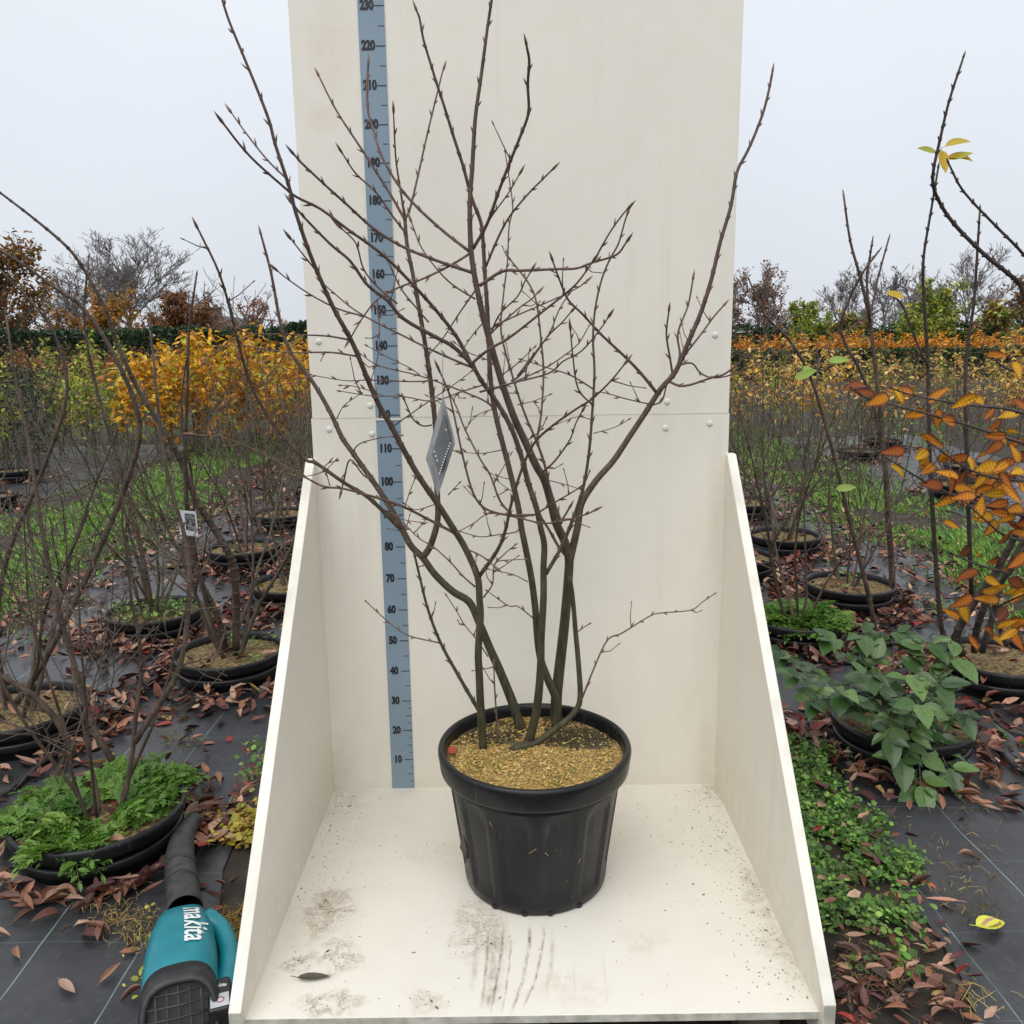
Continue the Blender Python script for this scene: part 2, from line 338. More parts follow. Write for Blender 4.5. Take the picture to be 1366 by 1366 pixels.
b = MB(); b.box(-.017, 0, 0, .0004, -.0009, .0009); fm = b.mesh('ruler_fine_mark', M_INK)
b = MB(); b.box(-.010, 0, 0, .0004, -.0008, .0008); ff = b.mesh('ruler_fine_mark', M_INK)
for z in np.arange(2.5, 240, 2.5):
    if z % 10 == 0 or (z % 5 and z > 31): continue
    link('ruler_fine_mark', ff if z % 5 else fm, ruler, (RX1-.001, -.0028 if z < 119 else -.0044, z/100))
# round bolt heads beside the joint
hb = MB(); hb.lathe([(.0092, 0), (.0090, .0012), (.0072, .0026), (.004, .0035), (.0001, .0038)], 16)
hbm = hb.mesh('bolt_head', M_BOLT)
for px, py in [(425, 456), (494, 541), (439, 573), (496, 579), (954, 447), (890, 536), (888, 571), (947, 565)]:
    p = uY(px, py, -.001); link('bolt_head', hbm, stand, (p[0], -.0005 if p[2] < 1.19 else -.0012, p[2]-GZ), (R(90), 0, 0))

# ------------------------------------------------------------------ main pot
M_POT = mat('black_plastic', (.008, .0085, .010), (.016, .017, .019), .38, 14, .03, .45)
def scuffed_pot():
    m = bpy.data.materials.new('scuffed_black_plastic'); m.use_nodes = True; t, b = nodes_of(m)
    vec = t.nodes.new('ShaderNodeTexCoord').outputs['Object']
    c = ramp(t, noise(t, vec, 6, 6), [(.35, (.006, .0065, .008)), (.7, (.013, .014, .016))])
    ver = ramp(t, noise(t, vec, 40, 4, (1.6, 1.6, .12)), [(.63, 0.), (.74, .45)])
    c = mixc(t, ver, c, (.075, .075, .075))
    d = math_(t, 'MULTIPLY', ramp(t, noise(t, vec, 75, 4), [(.66, 0.), (.75, 1.)]), ramp(t, noise(t, vec, 4, 2), [(.5, 0.), (.65, 1.)]))
    c = mixc(t, math_(t, 'MULTIPLY', d, .7), c, (.17, .14, .10))
    t.links.new(c, b.inputs['Base Color']); b.inputs['Specular IOR Level'].default_value = .33
    t.links.new(ramp(t, noise(t, vec, 9, 5), [(.3, .24), (.7, .42)]), b.inputs['Roughness'])
    return m
M_POT2 = scuffed_pot()
PX, PY = .027, -.452
pot = thing('plant_pot', 'large black ribbed plastic pot standing on the cream stand floor', 'plant pot', (PX, PY, 0))
def ribs(r, z, a):
    k = (a*12/(2*math.pi)) % 1; d = abs(k-.5)*2                      # twelve shallow upright panels
    rec = 1 if d < .62 else (max(0, 1-(d-.62)/.10))
    vz = min(1, max(0, (z-.03)/.02))*min(1, max(0, (.285-.02*math.cos(k*6.28)-z)/.02))
    return r-.0070*rec*vz
prof = [(.165, .004), (.183, 0.0), (.188, .006), (.191, .028)]+[(.191+(.229-.191)*i/14, .03+.285*i/14) for i in range(15)]
b = MB(); b.lathe(prof, 192, fn=ribs); pb = b.build('pot_body', M_POT2, pot)
b = MB(); b.lathe([(.229, .312), (.240, .315), (.2462, .3185), (.2478, .324), (.2500, .345), (.2525, .362), (.2525, .370), (.2500, .376), (.2455, .3785), (.240, .3775), (.2355, .373), (.2325, .362), (.230, .30)], 96); b.build('pot_rim', M_POT2, pot)
b = MB(); b.lathe([(.165, .004), (.001, .004)], 48); b.build('pot_base', M_POT, pot)
for a in (-100, -80, -55, -125, 20, 160):                              # little feet at the bottom edge
    b = MB(); c0, s0 = math.cos(R(a)), math.sin(R(a)); b.tube([(c0*.176, s0*.176, .0), (c0*.187, s0*.187, .012)], [.011, .009], 8); b.build('foot', M_POT, pot)
b = MB(); a0 = R(205); b.tube([(math.cos(a0)*.203, math.sin(a0)*.203, .165), (math.cos(a0+.03)*.206, math.sin(a0+.03)*.206, .135), (math.cos(a0+.05)*.201, math.sin(a0+.05)*.201, .105)], [.007, .013, .006], 8); b.build('mud_lump', M_WOOD, pot)
M_STRAW = mat('straw', (.40, .30, .14), (.30, .2, .09), .8, 60)
for a1, z1, l1, sl1 in ((-93, .20, .022, .7), (-84, .19, .012, -.9), (-60, .15, .012, 1.2), (-120, .26, .014, 2.0)):
    r1 = .191+.038*(z1-.03)/.285+.0012; c1, s1 = math.cos(R(a1)), math.sin(R(a1)); tg = np.array([-s1, c1, 0])*math.cos(sl1)+np.array([c1*.13, s1*.13, 1])*math.sin(sl1); p1 = np.array([c1*r1, s1*r1, z1]); b = MB(); b.tube([p1-tg*l1*.5, p1+tg*l1*.5], [.0011, .0008], 5); b.build('straw', M_STRAW, pot)
def soil_mat():
    m = bpy.data.materials.new('mossy_pot_soil'); m.use_nodes = True; t, b = nodes_of(m)
    vec = t.nodes.new('ShaderNodeTexCoord').outputs['Object']
    c = ramp(t, noise(t, vec, 130, 4), [(.3, (.11, .065, .022)), (.5, (.30, .195, .065)), (.7, (.46, .34, .14))])
    g = ramp(t, noise(t, vec, 9, 3), [(.55, 0.), (.68, .8)])
    c = mixc(t, g, c, ramp(t, noise(t, vec, 90, 3), [(.35, (.05, .06, .012)), (.65, (.17, .20, .03))]))
    dk = math_(t, 'MAXIMUM', blob(t, vec, .13, .09, .11, .075), math_(t, 'MULTIPLY', blob(t, vec, -.10, .13, .13, .09), .75))
    c = mixc(t, math_(t, 'MULTIPLY', math_(t, 'MINIMUM', math_(t, 'MULTIPLY', dk, 2.), 1.), .85), c, ramp(t, noise(t, vec, 70, 4), [(.35, (.014, .011, .008)), (.7, (.06, .055, .025))]))
    t.links.new(c, b.inputs['Base Color']); b.inputs['Roughness'].default_value = .95
    bp = t.nodes.new('ShaderNodeBump'); bp.inputs['Strength'].default_value = .8; bp.inputs['Distance'].default_value = .012
    t.links.new(noise(t, vec, 110, 5), bp.inputs['Height']); t.links.new(bp.outputs[0], b.inputs['Normal'])
    return m
M_MOSS = soil_mat()
def disc(r, z, n=28, k=72, amp=.006, seed=0):
    b = MB(); vs = [(0, 0, z+.004)]; 
    for i in range(1, n+1):
        for j in range(k):
            a = 2*math.pi*j/k; x = r*i/n*math.cos(a); y = r*i/n*math.sin(a)
            vs.append((x, y, z+amp*(mnoise.noise(Vector((x*9, y*9, seed)))+.6*mnoise.noise(Vector((x*30, y*30, seed+4))))))
    fs = [(0, 1+j, 1+(j+1) % k) for j in range(k)]+[(1+(i-1)*k+j, 1+i*k+j, 1+i*k+(j+1) % k, 1+(i-1)*k+(j+1) % k) for i in range(1, n) for j in range(k)]
    b.add(vs, fs); return b
disc(.2325, .343, amp=.009).build('soil', M_MOSS, pot)
M_BITS = mat('bark_and_grit', None, None, .9, 60, mode='attr')
b = MB()
for i in range(5200):                                                   # loose bark granules on the soil
    a = rnd.uniform(0, 6.28); q = .226*math.sqrt(rnd.random()); x, y = q*math.cos(a), q*math.sin(a)
    dark = (x > .03 and y > .03 and rnd.random() < .8) or (x < -.03 and y > .05 and rnd.random() < .5)
    c = rnd.choice([(.03, .025, .015), (.05, .05, .02), (.09, .06, .03)]) if dark else rnd.choice([(.46, .29, .08), (.55, .37, .12), (.34, .19, .06), (.44, .30, .07), (.60, .44, .18), (.22, .20, .04), (.52, .33, .09)])
    s = rnd.uniform(.0010, .0030); th = rnd.uniform(0, 6.28); z = .345+.009*mnoise.noise(Vector((x*9, y*9, 0)))
    e = rnd.uniform(1, 2.6)*s; ux, uy = math.cos(th)*e, math.sin(th)*e; vx, vy = -math.sin(th)*s, math.cos(th)*s
    b.add([(x-ux, y-uy, z), (x+vx, y+vy, z), (x+ux, y+uy, z+s*.6), (x-vx, y-vy, z), (x, y, z+s*1.2)], [(0, 3, 4), (3, 2, 4), (2, 1, 4), (1, 0, 4)], c, smooth=False)
tag(b.build('soil_granules', M_BITS, pot, True), kind='stuff')

# ------------------------------------------------------------------ main shrub: every branch its own line in space
def bark(name, lo_c, hi_c, z0, z1):
    m = bpy.data.materials.new(name); m.use_nodes = True; t, b = nodes_of(m)
    tcn = t.nodes.new('ShaderNodeTexCoord'); vec = tcn.outputs['Object']; s = t.nodes.new('ShaderNodeSeparateXYZ'); t.links.new(vec, s.inputs[0])
    h = math_(t, 'ADD', math_(t, 'DIVIDE', math_(t, 'SUBTRACT', s.outputs[2], z0), z1-z0), math_(t, 'MULTIPLY', math_(t, 'SUBTRACT', noise(t, vec, 12, 4), .5), .8))
    c = mixc(t, math_(t, 'MULTIPLY', h, 1., True), lo_c, hi_c)
    c = mixc(t, .8, c, ramp(t, noise(t, vec, 90, 6, (1, 1, .25)), [(.3, (.42, .42, .42)), (.7, (1.5, 1.42, 1.35))]), 'MULTIPLY')
    t.links.new(c, b.inputs['Base Color']); b.inputs['Roughness'].default_value = .6; b.inputs['Specular IOR Level'].default_value = .35
    bp = t.nodes.new('ShaderNodeBump'); bp.inputs['Strength'].default_value = .5; bp.inputs['Distance'].default_value = .003
    t.links.new(noise(t, vec, 140, 4, (1, 1, .3)), bp.inputs['Height']); t.links.new(bp.outputs[0], b.inputs['Normal'])
    return m
M_BARK = bark('shrub_bark', (.056, .054, .030), (.088, .056, .044), .30, .95)
M_TWIG = bark('twig_bark', (.12, .082, .060), (.125, .080, .066), .4, 1.2)
M_BUD = mat('bud_scales', (.13, .072, .05), (.19, .10, .065), .5, 120)
shrub = thing('bare_shrub', 'tall leafless multi-stemmed shrub with reddish brown buds in the pot on the cream stand', 'shrub', (PX, PY, .33))
SO = np.array([PX, PY, .33])
NODES = []                                     # (px, py, Y) of everything grown so far
def dens(pts, n=4):
    "Catmull-Rom resample"
    P = [np.asarray(p, float) for p in pts]; Q = [2*P[0]-P[1]]+P+[2*P[-1]-P[-2]]; out = []
    for i in range(1, len(Q)-2):
        for k in range(n):
            t = k/n; a, b_, c, d = Q[i-1], Q[i], Q[i+1], Q[i+2]
            out.append(.5*((2*b_)+(c-a)*t+(2*a-5*b_+4*c-d)*t*t+(3*b_-a-3*c+d)*t**3))
    return out+[P[-1]]
def spindle(mb, p, d, L, r, c=None, k=5, mi=0):
    d = np.asarray(d, float); d /= np.linalg.norm(d)+1e-9; p = np.asarray(p, float)
    mb.tube([p, p+d*L*.3, p+d*L*.62, p+d*L], [r*.55, r, r*.7, r*.06], k, c, mi)
def grow(pts, w0, w1, dY, base=None, buds=True, spurs=0, name='branch', tipbud=1.0):
    P = dens(pts, 4); n = len(P)
    x0, y0 = P[0]
    if base is not None: Ys = base
    else:
        best = min(NODES, key=lambda q: (q[0]-x0)**2+(q[1]-y0)**2+ (q[3]<w0*.6)*40); Ys = best[2]
    L = sum(math.hypot(*(P[i+1]-P[i])) for i in range(n-1)); acc = 0; pts3 = []; rad = []
    ph = rnd.uniform(0, 6.28)
    for i in range(n):
        if i: acc += math.hypot(*(P[i]-P[i-1]))
        t = acc/L; Y = min(-.035, Ys+dY*t**1.15+.012*math.sin(ph+t*7)*min(1, t*4)*(L/300))
        p = uY(P[i][0], P[i][1], Y); k = (p-CAM)@FW
        ww = (w0*(.86 if w0 > 5 else .95))+(w1-w0*(.86 if w0 > 5 else .95))*t**.72
        pts3.append(p-SO); rad.append(max(.0011, .5*ww*k/F)); NODES.append((P[i][0], P[i][1], Y, ww))
    mb = MB(); thick = w0 > 9
    # wobble, swollen nodes
    step = max(.03, .045); nb = 0; dist = 0; nxt = rnd.uniform(.02, .05)
    mb.tube(pts3, rad, 10 if thick else 6)
    side = rnd.choice((-1, 1))
    for i in range(1, n-1):
        seg = np.linalg.norm(pts3[i]-pts3[i-1]); dist += seg
        while dist > nxt:
            f = 1-(dist-nxt)/max(seg, 1e-6); q = pts3[i-1]+(pts3[i]-pts3[i-1])*f; r = rad[i]
            d = pts3[i]-pts3[i-1]; d /= np.linalg.norm(d)+1e-9
            lat = np.cross(d, [0, 1, 0]); lat = lat/(np.linalg.norm(lat)+1e-9)*side + np.array([0, rnd.uniform(-.8, .8), 0]); lat /= np.linalg.norm(lat)
            if buds and r < .0075:
                bl = rnd.uniform(.010, .021); spindle(mb, q+lat*r*.5, d*.9+lat*.5, bl, rnd.uniform(.0019, .0029), mi=1)
                mb.tube([q-d*.006, q, q+d*.006], [r*.95, r*1.28, r*.9], 6, cap=False)
            if rnd.random() < spurs:
                sl_ = rnd.uniform(.02, .085); dd = d*rnd.uniform(.2, .9)+lat+np.array([0, rnd.uniform(-.5, .5), rnd.uniform(0, .3)]); dd /= np.linalg.norm(dd)
                e1 = q+dd*sl_*.5; e2 = q+dd*sl_+np.array([rnd.uniform(-.01, .01), 0, rnd.uniform(0, .015)])
                mb.tube([q, e1, e2], [.0016, .0013, .0010], 5); spindle(mb, e2, e2-e1, rnd.uniform(.008, .014), .0019, mi=1)
            side = -side; nxt += rnd.uniform(.03, .062)
    if tipbud:
        spindle(mb, pts3[-1], pts3[-1]-pts3[-2], (.032 if w1 > 1.7 else .018)*tipbud, .0038*tipbud, mi=1)
    o = mb.build(name, [M_BARK if w0 > 5.5 else M_TWIG, M_BUD], shrub)
    return o
def baseY(px, py): return uZ(px, py, .333)[1]
# stems (from the soil up)
S1 = [(645, 1004), (641, 940), (639.5, 903), (638, 869), (641, 824), (639.5, 798), (637, 769), (621, 732), (606, 707), (583, 671), (559, 636), (538, 599), (520, 565), (506, 541), (493, 512), (480, 480), (467, 451), (448, 417), (433, 385), (414, 340), (395, 285), (385, 247), (367, 192), (359, 161), (343, 119), (322, 68), (306, 29), (296, -2), (288, -30)]
grow(S1, 14, 3, -.22, baseY(645, 1004), spurs=.0, name='stem')
S2 = [(697, 978), (684, 938), (666, 893), (653, 864), (639, 830), (626, 803), (604, 789), (580, 766), (564, 744), (549, 729), (538, 709), (522, 679), (499, 644), (469, 602), (456, 583), (440, 549), (418, 511), (390, 473), (375, 435), (362, 366), (349, 316)]
grow(S2, 17, 3, .16, baseY(697, 978), spurs=.05, name='stem')
S3 = [(704, 995), (716, 946), (721, 893), (722, 851), (725, 798), (725, 758), (726, 727), (721, 703), (716, 679), (705, 645), (695, 607), (682, 571), (665, 540), (643, 509), (628, 485), (604, 462), (580, 449), (538, 425), (517, 401), (490, 380), (467, 348), (440, 325), (404, 288), (392, 274)]
grow(S3, 15, 3, -.16, baseY(704, 995), spurs=.05, name='stem')
S4 = [(741, 972), (743, 938), (732, 909), (722, 882), (717, 851), (714, 811), (709, 772), (703, 740), (696, 706), (691, 674), (679, 624), (668, 582), (659, 543), (654, 501), (652, 457), (650, 412), (647, 368), (644, 316), (641, 295), (634, 277), (627, 256), (617, 219), (605, 182), (592, 140), (584, 116), (576, 90), (565, 53), (560, 26), (557, 17)]
grow(S4, 14, 3, .10, baseY(741, 975), spurs=.05, name='stem')
S5 = [(743, 970), (742, 935), (745, 903), (751, 851), (755, 811), (758, 772), (759, 745), (753, 722), (742, 698), (734, 666), (726, 640), (715, 621), (701, 590), (687, 560), (673, 521), (662, 485), (654, 457), (645, 424), (638, 393), (630, 349), (627, 306), (627, 263), (630, 224), (634, 158), (642, 100), (650, 39), (656, -2), (660, -40)]
grow(S5, 19, 3.4, -.10, baseY(743, 970)+.01, spurs=.03, name='stem')
S6 = [(690, 1000), (713, 992), (748, 967), (768, 948), (774, 927), (771, 877), (768, 845), (764, 798), (760, 770)]
grow(S6, 11, 6, .05, baseY(690, 1000), buds=False, tipbud=0, name='stem')
LIMB = [(760, 748), (765, 727), (771, 700), (776, 671), (796, 640), (818, 615), (840, 582), (862, 549), (882, 518), (901, 496), (918, 457), (936, 414), (950, 369), (961, 322), (975, 275), (983, 230), (997, 202), (1008, 177), (1019, 147), (1026, 119), (1030, 98)]
grow(LIMB, 12.5, 3.2, .20, spurs=.0)
L4 = [(640, 950), (616, 909), (588, 858), (570, 810), (557, 757), (549, 728), (530, 690), (504, 647), (485, 634), (467, 613), (459, 640), (456, 652)]
grow(L4, 7, 2, .05, spurs=.1)
BR = [  # points, px width at the base and tip, depth gained along it, spur chance
 ([(639, 769), (663, 735), (674, 708), (682, 672), (695, 629), (712, 592), (737, 568), (768, 546), (790, 532), (815, 508), (832, 487)], 7, 2.2, -.18, .05),
 ([(564, 744), (575, 726), (584, 692), (583, 655), (582, 600), (580, 559), (572, 491), (562, 428), (551, 367), (543, 327), (540, 290)], 11, 5, .10, .02),
 ([(541, 295), (520, 258), (483, 200), (449, 148), (426, 103)], 4.5, 2.4, .06, 0),
 ([(540, 292), (534, 252), (528, 211), (525, 152)], 3.4, 2, -.06, 0),
 ([(541, 292), (547, 278), (557, 237), (570, 179), (588, 105), (591, 94)], 3.6, 2.2, .09, 0),
 ([(543, 313), (525, 290), (501, 256), (475, 232), (457, 205)], 3.4, 2, -.07, 0),
 ([(538, 709), (493, 665), (459, 644), (422, 618), (406, 612), (371, 574), (345, 535), (330, 501), (318, 457), (311, 429), (293, 366), (265, 307)], 8, 3, -.25, .05),
 ([(608, 712), (570, 692), (538, 676), (506, 665), (459, 652), (432, 649), (406, 636), (380, 622), (340, 600), (300, 585), (262, 580)], 5.5, 2, -.22, .1),
 ([(588, 858), (543, 847), (514, 826), (489, 803)], 2.4, 1.4, .14, 0),
 ([(628, 485), (609, 449), (580, 412), (551, 380), (522, 350), (498, 330), (464, 306), (428, 279), (396, 263), (377, 248), (341, 216), (319, 192), (299, 166)], 6.5, 3, -.24, .0),
 ([(384, 240), (359, 216), (333, 184), (309, 151)], 3.2, 2, .08, 0),
 ([(631, 364), (607, 356), (570, 343), (533, 327), (496, 303), (464, 274), (435, 248), (404, 219), (394, 208)], 5.5, 3, -.18, .02),
 ([(627, 336), (591, 308), (554, 274), (530, 245), (509, 208), (499, 176), (491, 148), (490, 111), (491, 88)], 5.5, 3, .12, .02),
 ([(640, 381), (670, 362), (696, 361), (740, 359), (769, 358), (791, 350), (822, 340), (835, 324)], 5, 2.6, -.18, .04),
 ([(791, 350), (813, 311), (830, 287), (836, 280)], 3, 2.2, -.06, 0),
 ([(628, 486), (651, 467), (680, 450), (716, 422), (755, 391), (772, 375), (790, 350)], 4.5, 2.4, -.25, .04),
 ([(652, 440), (680, 425), (719, 408), (755, 392), (772, 383), (781, 376)], 3, 1.8, .12, .05),
 ([(876, 524), (860, 504), (840, 482), (807, 451), (797, 441), (777, 419), (758, 400), (747, 375), (738, 350)], 5, 2.4, -.22, .02),
 ([(897, 498), (894, 479), (889, 446), (892, 417)], 3.4, 2.4, -.07, .05),
 ([(903, 490), (907, 473), (904, 451), (907, 435), (918, 407), (924, 375)], 3.6, 2.4, .05, .05),
 ([(912, 475), (935, 446), (951, 424), (964, 409)], 3, 2.2, .08, .1),
 ([(890, 508), (912, 515), (946, 505), (968, 498), (996, 476), (1030, 444), (1052, 424)], 4, 1.6, -.2, .08),
 ([(902, 492), (910, 486), (924, 485), (935, 498), (954, 504), (988, 496), (1030, 474), (1072, 452)], 3, 1.4, -.1, .08),
 ([(868, 541), (880, 537), (885, 530), (888, 518)], 2.6, 2, -.03, 0),
 ([(866, 539), (835, 532), (801, 523), (790, 530)], 2.2, 1.5, .05, .1),
 ([(793, 520), (762, 501), (732, 491), (697, 480)], 2.6, 1.4, -.12, .12),
 ([(791, 541), (771, 518), (764, 473), (761, 442)], 2.6, 2, -.09, .04),
 ([(640, 523), (687, 510), (732, 498), (751, 482), (776, 468), (800, 440), (811, 424)], 3.2, 1.8, -.22, .06),
 ([(655, 520), (682, 511), (723, 493), (746, 479), (771, 459), (785, 436)], 2.8, 1.6, .14, .06),
 ([(682, 508), (696, 498), (729, 451), (748, 432), (761, 417)], 2.8, 1.8, -.14, .06),
 ([(690, 502), (707, 479), (732, 446), (745, 415), (757, 395)], 2.8, 1.8, .06, .04),
 ([(721, 632), (740, 615), (760, 587), (768, 565), (776, 550)], 3.2, 2, -.14, .06),
 ([(652, 452), (666, 420), (690, 396), (700, 376), (707, 364)], 2.8, 1.8, -.1, .05),
 ([(652, 448), (668, 432), (695, 409), (708, 400), (716, 392)], 2.8, 2, .08, .1),
 ([(712, 687), (679, 687), (655, 682), (640, 672), (629, 652), (617, 607), (607, 560), (598, 522), (586, 494)], 4.2, 2, -.12, .08),
 ([(682, 686), (667, 668), (654, 634), (641, 613), (620, 572), (609, 543), (596, 517), (588, 499)], 3.8, 1.8, .12, .08),
 ([(680, 687), (724, 698), (758, 693), (782, 686), (791, 682)], 3.2, 2.2, -.10, .08),
 ([(713, 687), (737, 672), (776, 648), (786, 630)], 2.8, 1.6, -.13, .05),
 ([(735, 697), (745, 697), (752, 690), (758, 680)], 3, 3, -.02, 0),
 ([(688, 690), (653, 685), (632, 698), (614, 708)], 2.2, 1.3, -.12, .1),
 ([(692, 706), (687, 710), (660, 714), (640, 716), (614, 709)], 2.2, 1.3, -.10, .1),
 ([(622, 732), (643, 742), (659, 755)], 2.4, 2, -.05, .05), ([(645, 797), (657, 779), (659, 755), (672, 740), (686, 728)], 2.6, 1.4, -.05, .1),
 ([(660, 752), (668, 748), (699, 746)], 1.8, 1.2, -.03, .1), ([(704, 776), (683, 766), (649, 759)], 1.8, 1.1, -.04, .1),
 ([(713, 826), (691, 809), (678, 808), (651, 789)], 2.2, 1.3, -.05, .06), ([(651, 876), (635, 852), (620, 834), (609, 815), (596, 795)], 2, 1.2, -.06, .1),
 ([(634, 783), (617, 768), (601, 750), (580, 731), (559, 718), (541, 700)], 3, 1.4, .08, .1),
 ([(627, 338), (601, 354), (564, 372), (533, 383), (504, 399), (485, 422), (468, 450)], 4, 2.2, -.16, .02),
 ([(630, 490), (612, 483), (570, 464), (538, 448), (496, 427), (467, 409), (433, 380)], 4, 2, .10, .05),
 ([(486, 422), (451, 412), (414, 393), (382, 371), (371, 362)], 2.8, 1.8, -.08, .05),
 ([(424, 364), (411, 348), (400, 334), (389, 320)], 2.6, 1.8, -.05, 0),
 ([(465, 453), (433, 448), (380, 446), (330, 444), (298, 432)], 3.2, 1.4, -.18, .06), ([(474, 475), (440, 470), (380, 470), (332, 462), (290, 462)], 3.2, 1.4, .12, .06),
 ([(584, 507), (551, 509), (493, 507), (464, 508), (430, 503), (416, 500)], 2.6, 1.2, -.08, .05),
 ([(650, 512), (617, 522), (578, 535), (538, 529), (496, 528), (455, 522)], 2.6, 1.3, -.10, .06), ([(512, 528), (490, 520), (470, 515), (456, 514)], 1.6, 1, .03, 0),
 ([(576, 567), (564, 568), (551, 559), (540, 535)], 2.6, 1.8, -.06, .1), ([(660, 545), (643, 533), (604, 517), (559, 501), (506, 488), (482, 473)], 3, 1.4, -.08, .06),
 ([(560, 500), (545, 490), (520, 478), (491, 462)], 1.8, 1.1, -.03, .04), ([(449, 559), (459, 541), (480, 526)], 1.8, 1.1, -.03, .04),
 ([(527, 567), (564, 541), (607, 512), (628, 496)], 2, 1.2, -.08, .04), ([(470, 603), (480, 592), (503, 585), (534, 581)], 2, 1.2, -.05, .05),
 ([(530, 405), (504, 383), (485, 359), (475, 325), (457, 306)], 2.8, 2, -.06, .12), ([(503, 399), (506, 438), (504, 475), (496, 504)], 2.2, 1.2, -.04, .15),
 ([(634, 399), (604, 380), (583, 359), (562, 330), (549, 297)], 3, 2, .07, .06), ([(572, 430), (554, 409), (535, 385), (518, 349)], 2.6, 1.8, -.06, .05),
 ([(637, 383), (612, 419), (591, 451), (575, 470)], 3, 1.6, .08, .05), ([(645, 430), (632, 445), (620, 462)], 2.2, 1.4, .05, .05),
 ([(648, 356), (665, 316), (681, 287), (707, 256), (720, 243), (735, 228)], 3.6, 2.4, -.12, .05), ([(650, 300), (657, 287), (678, 258), (692, 234)], 2.4, 1.8, -.05, .04),
 ([(631, 332), (650, 298), (665, 256), (679, 219), (694, 182), (705, 150), (704, 113), (706, 82), (703, 64)], 6, 4, -.14, .04),
 ([(749, 699), (734, 654), (726, 618), (715, 587), (704, 562), (693, 532), (682, 496), (673, 465), (668, 435), (672, 390), (677, 348), (679, 303), (684, 277), (679, 237), (674, 204)], 5.5, 1.6, .12, .12),
 ([(716, 587), (722, 551), (725, 496), (721, 446), (715, 401), (704, 376), (682, 348)], 3.6, 2.4, .10, .06),
 ([(728, 766), (745, 737), (755, 716), (768, 682), (779, 646), (786, 601), (790, 551), (793, 496), (791, 451), (794, 412), (802, 375), (813, 347), (825, 325), (833, 297), (836, 288)], 7, 2.4, .08, .06),
 ([(759, 745), (747, 732), (732, 706), (722, 690), (716, 672)], 5, 3, -.06, .05),
 ([(774, 930), (777, 930), (795, 885), (811, 853), (829, 845), (863, 824), (879, 818), (921, 814), (937, 803), (952, 793)], 3, 1.3, .22, .1),
 ([(664, 990), (662, 950), (660, 920), (659, 893)], 3, 1.8, .0, .1), ([(768, 845), (777, 838), (785, 833)], 1.8, 1.2, -.02, 0),
 ([(556, 757), (563, 755)], 2, 1.2, -.01, 0), ([(598, 660), (612, 645)], 2, 1.2, -.02, 0), ([(583, 672), (555, 680), (540, 672)], 1.8, 1.1, -.04, .1),
 ([(540, 676), (547, 655), (553, 640)], 1.6, 1, -.03, 0), ([(512, 668), (530, 690), (560, 697)], 1.4, 1, -.05, 0), ([(551, 712), (560, 703), (568, 693)], 1.8, 1.1, -.02, 0),
 ([(440, 648), (436, 628), (447, 615)], 1.6, 1, -.02, 0), ([(430, 625), (438, 618), (448, 615)], 1.6, 1, .02, 0),
 ([(670, 500), (690, 485), (712, 464)], 2, 1.2, -.05, .1), ([(664, 492), (650, 480), (624, 470), (608, 458)], 2.2, 1.2, -.05, .1), ([(700, 590), (720, 575), (728, 560)], 2, 1.3, -.03, .05),
 ([(742, 400), (730, 412), (720, 418)], 1.8, 1.2, -.02, .05), ([(690, 540), (712, 535), (732, 527)], 1.8, 1.1, .04, .1), ([(728, 640), (760, 648), (778, 655)], 1.8, 1.1, -.05, .1),
 ([(671, 600), (640, 605), (612, 602)], 1.8, 1, -.06, .1), ([(660, 545), (640, 552), (628, 562)], 1.6, 1, .03, 0), ([(792, 578), (820, 570), (838, 560)], 1.6, 1, .04, .05),
 ([(790, 560), (770, 556), (745, 565)], 1.6, 1, -.04, .05), ([(683, 640), (660, 634), (650, 628)], 1.6, 1, -.03, .1), ([(690, 660), (672, 648), (662, 640)], 1.6, 1, .03, .1),
]
for pts, w0, w1, dY, spc in BR: grow(pts, w0, w1, dY, spurs=min(1, spc*1.6), tipbud=1 if w1 >= 1.7 else .7)
# bent main stems meet in a rough crown just above the soil
rc = [uZ(px, py, .345)-SO for px, py in ((680, 1000), (690, 997), (702, 995), (712, 990))]
b = MB(); b.tube(rc, [.006, .013, .014, .008], 9); b.build('root_crown', M_BARK, shrub)

# grey plastic care label folded over a twig
M_LABEL = mat('silver_label', (.15, .155, .16), (.34, .35, .36), .4, 40, .5, metal=.2, stretch=(1, 1, .4))
M_LABEL_IN = mat('printed_label_field', (.10, .105, .11), (.15, .155, .16), .4, 12)
M_WHITE = mat('white_print', (.75, .75, .74), None, .5)
lab = thing('plant_label', 'silver diamond-shaped plant label hanging among the branches of the main shrub', 'label', (0, 0, 0))
LY = uY(590, 530, -.62); lab.location = LY
def lp(px, py, dy=0): return uY(px, py, -.62+dy)-LY
b = MB(); fr = [lp(591, 527), lp(606, 584, -.02), lp(607, 592, -.02), lp(590, 645), lp(584, 662), lp(568, 612, .02)]
bk = [p+np.array([0, .0012, 0]) for p in fr]; n = 6
b.add(fr+bk, [tuple(range(n-1, -1, -1)), tuple(range(n, 2*n))]+[(i, (i+1) % n, n+(i+1) % n, n+i) for i in range(n)], smooth=False); b.build('label_sheet', M_LABEL, lab)
b = MB(); b.add([lp(592, 552, -.006), lp(601, 586, -.018), lp(586, 632, -.006), lp(576, 607, .007)], [(3, 2, 1, 0)], smooth=False); b.build('label_print', M_LABEL_IN, lab)
b = MB()
for i in range(12):
    t = i/11; x = 600-14*t; y = 590+40*t; b.add([lp(x, y, -.020), lp(x+1.4, y+.6, -.020), lp(x+.6, y+2.6, -.020), lp(x-.8, y+2, -.020)], [(3, 2, 1, 0)], smooth=False)
